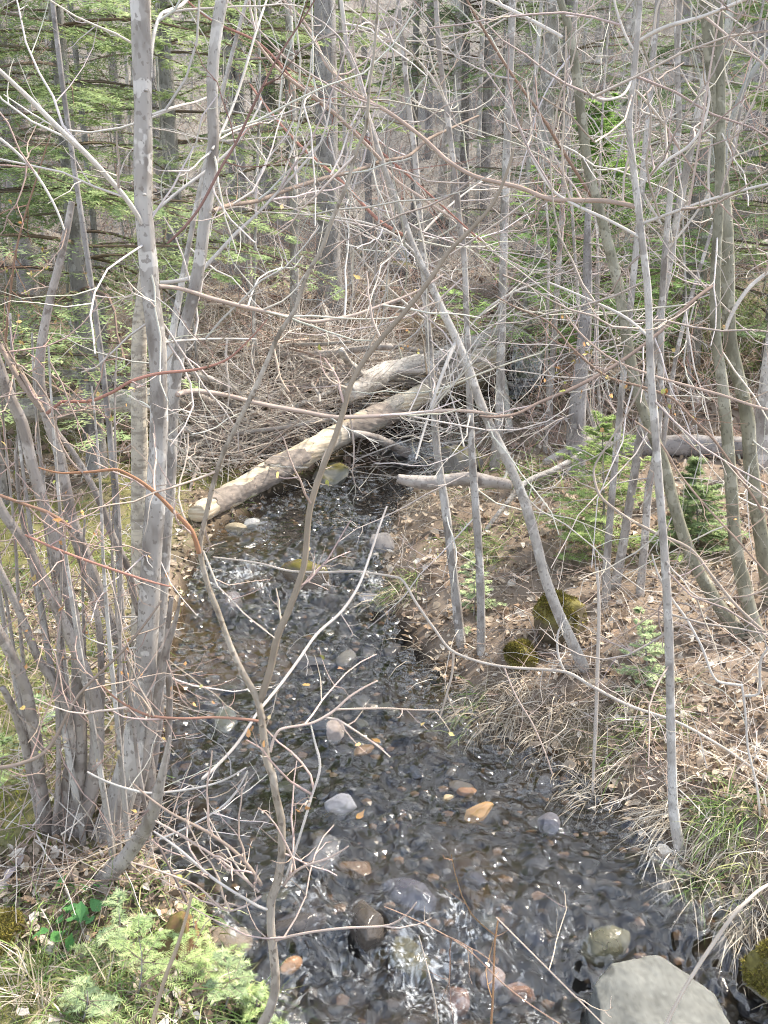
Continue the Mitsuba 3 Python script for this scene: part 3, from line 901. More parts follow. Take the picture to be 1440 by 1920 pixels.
YA = base_y(205, 1560)
bare_tree('grey_tree', 'thick smooth grey trunk at left front, the tallest and stoutest of its clump', 'tree',
          flare(foot(with_top('262,0,37 268,200,35 270,400,34 282,540,34 295,660,33 298,780,34 292,920,36 284,1040,38 276,1200,40 262,1340,44 240,1450,50 205,1560,58', YA)), .3),
          [br('297,537,9 333,540,8 400,560,8 480,580,8 540,593,7 590,603,7 653,593,6 713,573,5 773,550,4 830,515,3', YA, YA + .6, PINKTAN, 6),
           br('280,445,9 247,387,10 203,333,11 160,287,11 110,240,11 50,180,10 0,133,9 -60,80,8', YA, YA - .3, PALE, 5),
           br('283,145,6 300,30,7 340,10,7 362,-20,6', YA, YA + .3, PALE, 3),
           br('308,642,5 380,636,4 480,636,3', YA, YA + .3, PALE, 3),
           br('285,215,5 330,200,5 370,190,4 400,175,3', YA, YA + .3, PALE, 3)], mat='m_bark_grey', nt=14, L=(.2, .7))
bare_tree('grey_tree', 'second smooth grey trunk leaning right out of the left front clump with a kinked scar', 'tree',
          flare(foot(with_top('416,0,24 398,160,21 400,270,21 385,400,24 376,480,22 361,560,23 340,640,22 328,720,22 322,800,23 317,900,25 308,1000,28 300,1120,30 290,1260,32 270,1400,34 245,1500,38 225,1580,42', YA + .12, .6)), .3),
          [br('333,740,10 360,733,10 420,740,9 480,755,9 560,770,9 640,782,8 740,778,8 830,770,7 900,773,6 960,783,4', YA + .1, YA + 1.0, PINKTAN, 9),
           br('400,395,7 430,385,8 480,377,8 547,353,8 613,333,8 667,320,7 713,303,7 763,293,6 800,263,6 847,240,5 897,217,4', YA + .1, YA + 1.6, BRN, 10),
           br('300,530,8 360,520,8 403,480,7 440,440,7 480,403,6 530,350,5 573,303,5 603,263,4 620,180,3', YA + .3, YA + .5, (.55, .52, .49), 5),
           br('398,280,5 440,190,5 480,60,5 500,0,4', YA + .1, YA + .4, PALE, 4)], mat='m_bark_grey', nt=10, L=(.2, .7))
bare_tree('birch', 'pale birch trunk with peeling bark close behind the stout left front trunk', 'tree',
          flare(foot(with_top('276,380,20 274,500,24 268,560,26 262,620,28 260,700,30 261,800,31 262,900,32 262,1000,33 264,1120,34 265,1215,36', 4.3)), .3), mat='m_bark_birch', nt=6, L=(.1, .3), sub=3, tcol=(.36, .32, .28))
bare_tree('white_birch', 'slim flaky white birch stem between the two left front trunks', 'tree',
          foot(with_top('352,470,10 338,545,12 322,640,14 312,740,15 305,900,15 303,1050,16 300,1180,17', 3.9, .5, 1.2)), mat='m_bark_white', nt=5, L=(.2, .5))

# the clump of brown stems at the left edge: one shrub
CL = thing('alder_clump', 'clump of smooth purplish brown stems at the left edge, one broken off at the top', 'shrub')
STEMS = [('135,378,12 115,480,14 90,580,17 75,680,18 77,733,19 93,797,20 110,847,20 123,913,20 132,960,20 160,1037,20 187,1110,20 213,1177,20 230,1227,20 247,1310,20 267,1377,21 281,1440,21 270,1530,24', 2.6, 2.9, 'broken topped stem'),
         ('-15,650,18 0,690,19 20,747,20 43,797,21 60,870,21 80,940,21 103,1010,22 117,1070,23 133,1133,24 143,1193,24 147,1260,25 147,1330,26 148,1440,27 128,1560,30', 2.55, 2.85, None),
         ('-20,900,17 5,960,18 40,1010,19 73,1070,20 100,1127,21 123,1177,22 143,1220,23 163,1270,24 177,1310,25 182,1360,26 178,1440,27 150,1560,30', 2.45, 2.75, None),
         ('95,780,8 105,805,9 133,843,11 160,887,12 187,940,13 213,1010,14 240,1067,14 253,1120,15 267,1167,15 287,1227,16 298,1300,16 292,1400,17 270,1500,20', 2.7, 2.9, None),
         ('-5,1060,13 27,1127,14 50,1180,15 73,1237,15 100,1280,16 123,1327,17 133,1377,17 122,1480,19 112,1560,20', 2.5, 2.75, None),
         ('-10,1170,19 27,1243,20 47,1287,21 60,1353,22 70,1400,22 75,1470,23 92,1560,25', 2.35, 2.6, None),
         ('120,960,8 132,993,10 157,1070,11 183,1160,12 190,1260,12 187,1393,13 170,1520,15', 2.8, 2.95, None),
         ('5,1290,12 25,1330,14 45,1390,15 60,1460,16 80,1550,18', 2.3, 2.5, None),
         ('322,1120,9 313,1240,12 318,1290,13 315,1390,13 308,1440,14 285,1530,18', 2.9, 3.0, None),
         ('318,1380,5 306,1440,14 293,1500,24 280,1540,27 255,1580,28 225,1620,29 190,1650,32', 2.75, 2.62, None),
         ('338,1120,4 330,1160,8 312,1220,14 292,1330,20 265,1450,26 236,1545,30', 2.9, 2.9, None)]
cm, stems3 = Mesh(), []
for text, y0, y1, lab in STEMS:
    q_ = pts_of(text)[-1]
    y1 = base_y(q_[0], q_[1])
    P, R = flare(foot(stroke(text, y1 - .28, y1)), .35, .08)
    part(CL, 'stem', limb_mesh(P, R, (.27, .225, .21), 10, .05), 'm_bark_brown', label=lab)
    stems3.append((P, R))
CB = [('40,700,9 77,763,10', 2.6, BRN), ('0,647,10 37,713,11 80,770,12', 2.6, BRN), ('115,753,6 160,753,6 207,737,6 250,713,6 300,700,6 367,693,5 420,677,4 467,637,3 500,600,2', 2.62, RED),
      ('88,775,7 115,753,6', 2.6, RED), ('47,1003,4 100,1027,5 160,1050,5 233,1075,5 287,1092,4 320,1100,3', 2.5, RED), ('-10,925,6 50,947,6 87,960,7 133,990,7', 2.5, (.30, .19, .14)),
      ('0,260,6 70,330,5 120,430,4', 2.5, PALE), ('-5,1440,8 70,1420,7 150,1300,6 235,1215,5 300,1130,4', 2.5, BRN)]
for text, y0, c in CB:
    P, R = stroke(text, y0)
    part(CL, 'branch', limb_mesh(P, R, c, 7, .04))
    stems3.append((P, R))
r4 = np.random.default_rng(44)
for q in range(15):
    xb = r4.uniform(55, 300)
    xt, yt = xb + r4.uniform(-190, 15) * (1.1 - xb / 600), r4.uniform(520, 1010)
    w_ = r4.uniform(8, 14)
    n_ = 6
    tt = np.linspace(0, 1, n_)
    row = ' '.join(f'{xt + (xb - xt) * t ** 1.35 + r4.normal(0, 3):.0f},{yt + (1555 - yt) * t:.0f},{w_ * (.3 + .7 * t):.1f}' for t in tt)
    q_ = pts_of(row)[-1]
    y1 = base_y(q_[0], q_[1]) + r4.uniform(-.25, .25)
    P, R = foot(stroke(row, y1 - .2, y1))
    part(CL, 'shoot', limb_mesh(P, R, (.3, .27, .25), 8, .05), 'm_bark_grey' if q % 3 == 0 else 'm_bark_brown')
    stems3.append((P, R))
for P, R in stems3:
    a, b = sprout(fixed(P)[None], np.full((1, 30), .0025), 4, L=(.1, .4), lo=.02, hi=.75, rf=1, N=7, wig=.16, lift=.05, tip=.5)
    cm.add(*tubes(a, b, 4, jit((.42, .33, .29), len(a))))
    a2, b2 = sprout(a, b, 3, frac=(.25, .6), rf=.7, N=5)
    cm.add(*tubes(a2, b2, 3, jit((.42, .30, .26), len(a2))))
    buds(cm, a2, 6)
part(CL, 'twigs', cm, kind='stuff')

# sapling standing in front of the stream
bare_tree('foreground_sapling', 'olive brown forked sapling rising from the bottom edge in front of the stream', 'sapling',
          foot(stroke('710,-60,5 703,83,7 693,160,8 687,233,9 667,287,9 650,347,10 623,410,11 603,467,11 577,513,12 553,580,12 523,627,12 500,680,12 480,725,13 443,800,13 417,853,13 400,907,13 388,960,13 375,1030,14 387,1087,14 410,1150,15 433,1213,15 453,1257,16 485,1320,19 492,1360,20 498,1410,20 505,1440,21 510,1450,21 517,1490,21 528,1547,21 528,1600,21 520,1653,22 508,1693,24 508,1740,23 513,1790,23 517,1840,24 507,1890,25 488,1925,27', 2.25, 2.0)),
          [br('487,1313,15 507,1253,14 520,1193,14 540,1147,13 560,1093,13 570,1060,12 580,960,12 593,910,12 613,857,11 627,823,11 643,773,11 657,723,10 680,680,10 713,637,10 763,580,9 807,523,9 843,470,8 880,433,8 923,383,7 947,333,6 962,280,5', 2.1, 2.3, OLV, 8),
           br('373,1037,10 360,997,9 327,960,8 283,917,7 247,893,6 213,880,6 167,885,5 123,887,4 73,877,3', 2.1, 2.05, (.34, .19, .12), 5),
           br('532,1657,6 557,1583,5 583,1497,5 600,1433,5 590,1390,4 583,1360,3', 2.05, 2.1, PALE, 3),
           br('532,1660,6 560,1630,5 620,1607,4 653,1587,3', 2.05, 2.0, PINKTAN, 2),
           br('517,1763,6 570,1750,5 647,1740,5 727,1735,4 780,1693,3', 2.02, 1.95, PINKTAN, 3),
           br('507,1410,6 527,1367,5 580,1357,5 620,1337,5 660,1303,4 707,1277,3', 2.05, 2.15, PINKTAN, 3),
           br('490,1660,8 447,1603,7 393,1563,6 313,1520,5 250,1470,3', 2.03, 2.1, BRN, 4),
           br('500,1705,6 480,1697,6 400,1647,6 333,1590,5 290,1560,4', 2.02, 1.95, PALE, 3),
           br('485,1672,5 423,1620,5 367,1583,5 293,1540,4', 2.02, 2.0, PINKTAN, 3),
           br('490,1680,5 437,1707,4 367,1660,4 310,1637,4 247,1617,3', 2.02, 1.9, PINKTAN, 3),
           br('485,1352,6 400,1345,5 350,1347,5 287,1343,5 233,1320,4 193,1287,3', 2.07, 2.0, (.34, .2, .15), 4)],
          thin=.74, mat='m_bark_olive', tcol=PINKTAN, nt=6, L=(.1, .35), r=.0018, sub=3, bud=30, sides=10)

# slim trunks on the right bank
YD = base_y(1095, 1255)
bare_tree('leaning_tree', 'slender pale trunk leaning left across the middle of the view from the right bank', 'tree',
          foot(with_top('640,0,9 647,60,10 653,103,10 670,140,11 683,190,12 693,233,12 713,293,13 733,350,14 753,400,15 767,443,15 783,480,16 803,520,16 827,577,17 853,630,18 877,687,19 900,753,20 923,807,20 945,850,21 985,945,22 1005,1015,22 1020,1075,22 1045,1145,23 1080,1220,24 1095,1255,25', YD, -.3)),
          [br('783,480,5 720,430,5 663,413,4 580,403,3 480,397,2', YD, YD - .4, PALE, 4), br('717,303,6 683,267,7 653,237,7 613,200,7 563,163,7 523,130,6 480,77,5', YD, YD - .5, PINKTAN, 6),
           br('700,265,6 735,330,6 790,370,5 850,410,4', YD, YD, PINKTAN, 3), br('855,640,8 830,700,7 800,790,5 780,860,4', YD, YD - .3, PALE, 3),
           br('765,443,6 720,420,6 640,340,6 560,270,5 470,160,4', YD, YD + .6, RED, 7)], thin=.88, mat='m_bark_white', nt=12, L=(.3, .9))
Y1 = base_y(865, 1215)
bare_tree('slim_tree', 'slim grey trunk by the water, left one of the close pair on the right bank', 'tree',
          foot(with_top('747,0,9 757,100,10 765,185,10 777,280,11 785,375,11 792,475,12 797,550,12 805,640,13 812,750,14 820,850,15 835,950,16 850,1075,17 865,1215,19', Y1)),
          [br('800,600,5 750,560,5 690,500,4 610,400,3', Y1, Y1 - .4, PALE, 4), br('790,440,5 850,380,4 920,330,3', Y1, Y1 + .3, PALE, 3)], mat='m_bark_grey', nt=14, L=(.3, .9))
Y2 = base_y(902, 1225)
bare_tree('slim_tree', 'slim grey trunk by the water, right one of the close pair on the right bank', 'tree',
          foot(with_top('817,0,9 827,125,10 842,240,10 852,320,11 862,415,11 870,475,12 875,600,12 880,725,13 885,850,14 892,950,15 900,1075,16 902,1222,17', Y2)),
          [br('845,210,5 780,110,5 730,73,5 693,43,4 643,7,3', Y2, Y2 - .3, PALE, 4), br('875,620,4 940,560,4 1010,530,3', Y2, Y2, PALE, 3)], mat='m_bark_grey', nt=14, L=(.3, .9))
Y3 = base_y(1275, 1585)
bare_tree('white_stemmed_tree', 'slim whitish trunk rising from the grassy edge of the right bank with long arching branches', 'tree',
          flare(foot(with_top('1200,0,12 1190,125,13 1180,220,13 1187,310,14 1197,390,15 1207,475,15 1215,550,15 1220,700,16 1228,800,17 1235,900,17 1243,1000,17 1250,1100,18 1255,1220,18 1257,1325,18 1260,1440,19 1263,1520,20 1275,1590,26', Y3)), .2, .06),
          [br('1195,388,9 1120,376,9 1045,375,9 970,350,8 895,332,8 845,305,8 795,260,7 720,205,7 673,180,6 640,150,6 613,123,6 593,80,5 570,40,5 530,0,4', Y3, Y3 + .9, (.42, .33, .28), 10),
           br('1200,350,6 1245,305,6 1295,270,6 1320,230,6 1330,185,5 1325,155,4', Y3, Y3, PALE, 4),
           br('1197,78,8 1250,50,8 1320,30,7 1370,10,7 1440,-20,6', Y3, Y3 - .2, PALE, 4),
           br('1185,145,5 1165,180,5 1130,187,5 1105,175,4 1097,160,3', Y3, Y3 - .2, PALE, 2),
           br('1193,170,5 1220,200,5 1250,240,5 1270,270,5', Y3, Y3 + .2, PALE, 3),
           br('1203,420,7 1270,395,6 1345,370,6 1440,345,5', Y3, Y3 - .2, PALE, 4),
           br('1200,445,6 1135,410,6 1080,385,6 1040,360,5 1000,300,5 985,270,4 960,200,3', Y3, Y3 + .3, PALE, 5),
           br('1190,95,5 1170,60,5 1150,-10,4', Y3, Y3, PALE, 2), br('1222,640,6 1180,600,6 1100,560,5 1030,530,4', Y3, Y3 + .3, PALE, 4)],
          thin=.92, mat='m_bark_white', nt=14, L=(.25, .8), tcol=(.46, .40, .36))
Y4 = base_y(1200, 1115)
bare_tree('slim_tree', 'slim grey trunk standing just behind the whitish trunk', 'tree',
          foot(with_top('1275,0,10 1270,125,11 1272,250,11 1260,325,11 1247,475,12 1240,600,12 1237,750,13 1230,850,14 1215,925,14 1210,1000,15 1200,1115,17', Y4)),
          [br('1247,470,6 1290,420,5 1330,360,4', Y4, Y4, PALE, 3), br('1240,420,5 1210,370,5 1180,300,4 1195,240,3', Y4, Y4, PALE, 3)], mat='m_bark_grey', nt=12, L=(.3, .9))
Y5 = base_y(1390, 1190)
bare_tree('green_tree', 'greenish grey trunk bowing from the right foreground up to the left', 'tree',
          flare(foot(with_top('1050,0,13 1065,50,15 1080,135,17 1092,235,18 1105,325,19 1125,400,19 1145,475,20 1160,540,20 1172,620,21 1185,690,21 1200,750,21 1222,810,21 1245,870,22 1265,950,22 1295,1040,23 1335,1115,24 1390,1190,28', Y5)), .3),
          [br('1055,70,7 1000,40,7 940,10,6 880,-15,5', Y5, Y5 + .3, PALE, 4), br('1110,370,6 1060,290,6 1010,210,5 960,140,5 870,-10,4', Y5, Y5 - .3, (.27, .19, .15), 5)], mat='m_bark_green', nt=12, L=(.3, .9))
Y6 = base_y(1440, 1130)
bare_tree('green_tree', 'stout greenish trunk at the right, front one of the twin pair', 'tree',
          flare(foot(with_top('1322,0,22 1332,100,23 1345,225,24 1352,325,24 1362,425,25 1365,550,25 1370,640,25 1380,690,25 1400,775,26 1408,875,26 1422,975,27 1448,1130,30', Y6)), .3),
          [br('1362,330,8 1365,250,9 1380,200,9 1403,150,10 1440,97,10 1500,20,9', Y6, Y6 - .3, (.40, .42, .42), 4), br('1345,225,5 1330,300,5 1335,400,4', Y6, Y6, PALE, 2)], mat='m_bark_green', nt=10, L=(.3, .9))
Y7 = base_y(1418, 1195)
bare_tree('green_tree', 'greenish trunk at the right, rear one of the twin pair', 'tree',
          flare(foot(with_top('1347,0,16 1350,125,17 1352,215,17 1347,400,18 1342,500,19 1343,640,20 1352,700,21 1362,800,22 1370,900,23 1380,1025,24 1400,1120,26 1418,1195,29', Y7)), .3),
          [br('1360,620,8 1400,545,8 1440,510,7 1500,470,6', Y7, Y7, PALE, 3), br('1345,530,7 1310,555,7 1240,620,7 1160,680,7 1080,725,7 1010,755,6 960,778,6 900,780,4', Y7, Y7 - .6, (.27, .21, .18), 8)], mat='m_bark_green', nt=10, L=(.3, .9))

# loose stems and sticks, each a thing
def stick(name, label, cat, text, Y0, Y1=None, color=PALE, n=4, L=(.08, .3), sub=2, bud=0, kids=()):
    k = thing(name, label, cat)
    P, R = stroke(text, Y0, Y1)
    R = R * .75
    part(k, 'stem', limb_mesh(P, R, color, 7, .05))
    m = Mesh()
    for t2, y0, y1, c in kids:
        p, r_ = stroke(t2, y0, y1)
        part(k, 'branch', limb_mesh(p, r_, c, 6, .05))
        if n:
            a, b = sprout(fixed(p)[None], np.full((1, 30), .0018), n, L=L, rf=1, N=5)
            m.add(*tubes(a, b, 3, jit(c, len(a))))
    if n:
        a, b = sprout(fixed(P)[None], np.full((1, 30), .002), n, L=L, rf=1, N=6, tip=.5)
        m.add(*tubes(a, b, 3, jit(color, len(a))))
        if sub:
            a, b = sprout(a, b, sub, frac=(.3, .6), rf=.7, N=5)
            m.add(*tubes(a, b, 3, jit(color, len(a))))
        if bud:
            buds(m, a, bud)
        part(k, 'twigs', m, kind='stuff')
    return k


stick('fallen_branch', 'long pale dead branch arching over the water and down across the right bank', 'branch',
      '400,1045,4 480,1055,5 540,1070,6 600,1073,6 680,1073,6 747,1083,6 780,1130,7 813,1177,7 850,1222,7 945,1250,7 1060,1260,8 1110,1287,8 1185,1325,8 1260,1350,7 1345,1395,7 1440,1460,7 1500,1500,7', 4.0, 3.0, (.50, .45, .40), 8,
      kids=[('1060,1260,5 1045,1195,4 1060,1160,3', 3.4, 3.4, PALE), ('945,1250,4 965,1300,3 1000,1360,3 1035,1450,3', 3.5, 3.3, PINKTAN)])
stick('fallen_branch', 'straight grey dead branch slanting over the middle of the stream towards the sapling', 'branch', '725,950,5 713,983,6 693,1043,7 673,1097,7 640,1147,8 593,1190,8 560,1237,8 523,1287,8 490,1327,8 440,1400,8 380,1460,9', 3.6, 2.6, (.45, .42, .40), 4)
stick('dead_sapling', 'pale crooked dead stem hanging straight down at the edge of the right bank', 'branch', '1120,1063,5 1123,1160,9 1120,1260,10 1117,1360,10 1113,1440,8 1112,1540,5', 3.35, 3.3, (.52, .47, .42), 5)
stick('foreground_stick', 'bright bare stick slanting up across the grey boulder at the bottom right', 'branch', '1450,1655,8 1425,1668,9 1395,1695,10 1330,1780,10 1280,1860,10 1245,1930,10', 1.9, 1.75, (.52, .45, .38), 0)
stick('foreground_stick', 'tan upright stick among the small firs at the lower left', 'branch', '360,1675,7 333,1773,10 310,1833,11 285,1925,11', 1.85, 1.8, (.38, .31, .23), 2)
stick('dark_stick', 'dark thin stick leaning into the water by the left trunks', 'branch', '290,1570,6 320,1630,7 350,1690,8', 2.5, 2.4, (.16, .13, .12), 0)
stick('white_twig', 'whitish drooping twig spanning from the left trunks over dark water', 'branch', '163,1447,5 233,1477,6 283,1487,6 333,1483,6 400,1470,5 460,1440,4', 2.5, 2.5, (.5, .48, .46), 5)
stick('white_twig', 'straight whitish twig rising to the right below the drooping twig', 'branch', '300,1573,5 367,1543,5 427,1503,5 463,1447,4', 2.45, 2.5, (.5, .48, .46), 3)
stick('zigzag_twig', 'pale zigzag dead sapling on the leafy right bank near the right edge', 'sapling', '1445,1690,7 1430,1600,7 1420,1480,6 1402,1400,6 1398,1340,6 1391,1285,6', 2.9, 2.9, PALE, 2,
      kids=[('1391,1285,5 1353,1280,5 1313,1207,5 1287,1160,5 1260,1123,5 1233,1073,4 1223,1040,3', 2.9, 3.0, PALE), ('1397,1305,5 1423,1300,5 1427,1236,5 1440,1215,4 1470,1180,3', 2.9, 2.8, PALE)])
stick('bent_branch', 'long tan branch bending down to the right in front of the young yellow green fir', 'branch', '1207,715,4 1170,785,5 1135,840,5 1113,885,6 1120,920,7 1160,960,7 1220,995,8 1295,1030,8 1335,1080,8 1385,1140,8 1460,1205,8', 3.2, 2.9, (.40, .34, .29), 6)
stick('bare_whip', 'thin straight whip crossing the right trunks low down', 'branch', '1130,1210,3 1193,1173,4 1253,1130,4 1293,1093,4 1327,1063,4', 3.1, 3.1, (.42, .33, .27), 3)
stick('bare_whip', 'thin curved whip sweeping to the right edge above the leaf litter', 'branch', '1227,1207,3 1260,1177,4 1297,1167,4 1333,1137,4 1363,1120,4 1397,1118,4 1450,1095,4', 3.1, 3.0, (.42, .35, .30), 3)
stick('brown_branch', 'brown branch running down to the right across the whitish trunk', 'branch', '930,555,3 960,573,4 1027,603,5 1077,657,6 1147,710,6 1210,727,6 1260,747,6 1293,780,6 1337,823,6 1373,873,6 1430,960,6', 3.4, 3.1, (.27, .2, .16), 8, bud=40)
stick('pale_branch', 'pale pinkish branch running right across the twin greenish trunks', 'branch', '1060,590,4 1100,637,5 1147,673,5 1193,693,6 1243,710,6 1303,727,7 1360,743,7 1410,760,7 1470,775,7', 3.3, 3.0, (.45, .36, .31), 7, bud=40)
stick('bare_whip', 'brown whip descending behind the whitish trunk towards the right edge', 'branch', '1190,790,4 1237,830,5 1273,887,5 1313,937,5 1380,1010,5 1450,1090,5', 3.3, 3.1, (.34, .26, .21), 6, bud=6)
stick('budding_shoot', 'shoot with small orange yellow opening leaves at the left edge', 'sapling', '95,250,2 70,330,4 48,400,5 30,470,5 18,560,6 10,640,7', 3.3, 3.4, (.30, .2, .15), 9, L=(.15, .4), sub=3, bud=90)
stick('budding_shoot', 'shoot with yellow opening leaves beside the leaning pale trunk', 'sapling', '740,450,2 765,500,3 772,540,4 790,620,4 800,700,5', 5.2, 5.2, (.30, .24, .18), 7, L=(.1, .3), sub=3, bud=40)
stick('red_branch', 'dark reddish branch rising to the right between the two left front trunks', 'branch', '313,457,6 367,400,7 417,310,7 443,267,7 480,187,6 520,110,5 590,0,4 620,-60,4', 2.7, 2.8, (.24, .15, .13), 6)
stick('white_branch', 'whitish broken branch rising right from behind the stout left trunk', 'branch', '285,402,7 340,355,8 387,320,8 433,280,8 470,230,6 490,190,5', 3.05, 3.3, (.52, .50, .48), 3)
stick('dark_branch', 'dark bough crossing the upper middle between the grey trunks', 'branch', '440,112,5 480,110,6 530,107,7 573,87,7 607,70,7 640,60,7 693,57,6 760,40,5', 4.5, 4.7, (.25, .22, .2), 8, L=(.15, .5))
stick('red_branch', 'thin reddish branch falling right through the upper middle', 'branch', '330,-20,4 400,40,5 480,77,6 560,160,6 640,225,6 720,290,6 800,360,5 900,450,4', 3.8, 4.2, (.36, .2, .17), 10, L=(.15, .5))
stick('bare_whip', 'pale whip crossing the top right corner', 'branch', '1440,95,4 1380,40,4 1300,-10,4', 3.2, 3.2, PALE, 3)
stick('stream_twig', 'thin pale twig poking up from the riffle at the bottom middle', 'twig', '785,1755,4 800,1810,4 810,1850,5 822,1925,5', 1.9, 1.85, (.48, .43, .38), 0)
stick('stream_twig', 'thin tan twig slanting down right over the riffle to the large grey boulder', 'twig', '930,1720,4 1010,1800,4 1090,1880,4 1140,1930,4', 1.9, 1.85, (.45, .38, .33), 2)
stick('stream_twig', 'rust coloured upright twig between the pinkish stone and the wedge stone', 'twig', '935,1720,4 927,1780,5 925,1850,6 920,1930,6', 1.95, 1.9, (.36, .22, .13), 2)
stick('stream_twig', 'thin brown twig lying from the upright olive stone towards the pinkish stone', 'twig', '720,1700,3 800,1735,3 870,1775,3 950,1850,3 1050,1920,3', 1.95, 1.9, (.36, .25, .19), 2)
stick('waterside_root', 'pair of pale roots dangling from the right bank into the water', 'root', '850,1225,6 848,1260,6 838,1300,6 825,1345,5', 3.9, 3.85, (.5, .43, .36), 0, kids=[('838,1300,4 850,1330,3 862,1350,2', 3.88, 3.85, (.5, .43, .36))])

# ------------------------------------------------------------------ conifers


def flat_sprout(P, R, S, frac, ang=55, droop=-.12, N=4, lo=.12, wig=.05, hi=1.0):
    K, M = R.shape
    k = np.repeat(np.arange(K), S)
    u = np.tile(np.linspace(lo, hi, S), K) * (M - 1) * U(.97, 1.0, K * S)
    i = np.minimum(u.astype(int), M - 2)
    w = (u - i)[:, None]
    Sx = P[k, i] * (1 - w) + P[k, i + 1] * w
    t = norm(P[k, i + 1] - P[k, i])
    p = norm(np.cross(t, [0, 0, 1.0])) * np.tile(np.where(np.arange(S) % 2, 1.0, -1.0), K)[:, None]
    a = np.radians(ang + rng.normal(0, 8, K * S))[:, None]
    D = t * np.cos(a) + p * np.sin(a) + rng.normal(0, .08, (K * S, 3)) + [0, 0, droop]
    PL = np.linalg.norm(np.diff(P, axis=1), axis=2).sum(1)[k]
    L = PL * frac * (1.05 - .8 * u / (M - 1)) * U(.75, 1.2, K * S)
    return walk(Sx, D, L, np.maximum(.0012, R[k, i] * .4), N, wig, droop * .2)


def needles(Q, per, size, width, pal, lift=.25, both=True, fwd=.6):
    """needle leaves along both sides of the K twigs Q"""
    K, N, _ = Q.shape
    k = np.repeat(np.arange(K), per)
    u = np.tile(np.linspace(.03, .999, per), K) * (N - 1)
    i = np.minimum(u.astype(int), N - 2)
    w = (u - i)[:, None]
    p = Q[k, i] * (1 - w) + Q[k, i + 1] * w
    t = norm(Q[k, i + 1] - Q[k, i])
    s = norm(np.cross(t, [0, 0, 1.0]) + rng.normal(0, .12, t.shape)) * np.tile(np.where(np.arange(per) % 2, 1.0, -1.0), K)[:, None]
    L = U(*size, K * per)[:, None] * (1.05 - .45 * np.tile(np.linspace(0, 1, per), K)[:, None] ** 2)
    tip = p + (s + t * fwd + np.array([0, 0, 1.0]) * U(-lift, lift, (K * per, 1))) * L
    v = np.stack([p - t * width / 2, p + t * width / 2, tip], 1).reshape(-1, 3)
    pal = np.asarray(pal, float)
    c = pal[np.repeat(rng.integers(0, len(pal), K), per)] * U(.75, 1.3, (K * per, 1))
    return v, np.arange(3 * K * per).reshape(-1, 3), np.repeat(np.clip(c, .005, .8), 3, 0)


FIR = [(.28, .37, .19), (.33, .42, .21), (.23, .31, .16), (.40, .48, .25)]
FIR_DK = [(.18, .25, .14), (.21, .28, .16), (.26, .33, .19)]
FIR_MID = [(.38, .54, .20), (.46, .62, .25), (.32, .47, .17)]
FIR_YG = [(.32, .42, .17), (.38, .47, .20), (.26, .36, .14)]


def conifer(name, label, x, y, h, spread, pal, z_lo=.2, whorls=16, per=5, S=16, need=12, nlen=(.03, .055), nw=.016, r=None, group=None, dead=0, droop=-.05, sub=.42, sub2=0, bark='m_bark_dark', cat='conifer', cone=True, lean=(0, 0), dens=1.0):
    k = thing(name, label, cat, group)
    z0 = float(H(x, y))
    r = r or h * .012
    n = 14
    s = np.linspace(0, 1, n)
    P = np.stack([x + lean[0] * s + .03 * np.sin(3 * s + x), y + lean[1] * s, z0 - .08 + (h + .08) * s], 1)[::-1]
    R = r * (.12 + .88 * s ** .9)[::1]
    R = np.linspace(r * .12, r, n)
    part(k, 'trunk', limb_mesh(P, R, (.2, .17, .15), 9), bark)
    m = Mesh()
    if dead:
        zz = U(.12, max(z_lo, .3), dead)
        i = (1 - zz) * (n - 1)
        S0 = np.stack([np.interp(i, np.arange(n), P[:, q]) for q in range(3)], 1)
        a = U(0, 6.28, dead)
        Q, QR = walk(S0, np.stack([np.cos(a), np.sin(a), U(-.25, .15, dead)], 1), spread * U(.4, 1.0, dead), np.full(dead, .005), 7, .10, .0)
        d = Mesh().add(*tubes(Q, QR, 3, jit((.33, .30, .275), dead)))
        Q2, R2 = flat_sprout(Q, QR, 7, .35, droop=0)
        d.add(*tubes(Q2, np.maximum(R2, .0018), 3, jit((.36, .33, .30), len(Q2))))
        part(k, 'dead_branches', d, kind='stuff')
    N0 = int(whorls * per * dens)
    f = np.repeat(np.linspace(z_lo, .985, whorls), per)[:N0] + rng.normal(0, .012, N0)
    f = np.clip(f, z_lo, .99)
    f = f[f * h < max(4.4 + .2 * y - z0, (z_lo + .12) * h)]
    N0 = len(f)
    i = (1 - f) * (n - 1)
    S0 = np.stack([np.interp(i, np.arange(n), P[:, q]) for q in range(3)], 1)
    a = U(0, 6.28, N0)
    L = spread * ((1 - f) / (1 - z_lo) * .9 + .12 if cone else .6 + .5 * rng.uniform(size=N0)) * U(.7, 1.15, N0)
    B, BR = walk(S0, np.stack([np.cos(a), np.sin(a), .15 + .5 * f ** 3 + U(-.15, .1, N0)], 1), L, np.clip(L * .010, .002, .02), 7, .06, droop)
    m.add(*tubes(B, BR, 3, jit((.2, .16, .13), N0)))
    Q, QR = flat_sprout(B, BR, S, sub)
    fo = Mesh().add(*needles(Q, need, nlen, nw, pal))
    if sub2:
        Q2, _ = flat_sprout(Q, QR, sub2, .5, lo=.2, hi=.9)
        fo.add(*needles(Q2, max(6, need * 2 // 3), nlen, nw, pal))
    tipB = B[:, 3:]
    fo.add(*needles(tipB, need + 4, nlen, nw, pal))
    part(k, 'boughs', m, kind='stuff')
    part(k, 'needles', fo, 'm_leafthin' if sub2 else 'm_needle', kind='stuff', smooth=False)
    return k


def X(px, Y, py=600):
    return float(at(px, py, Y)[0])


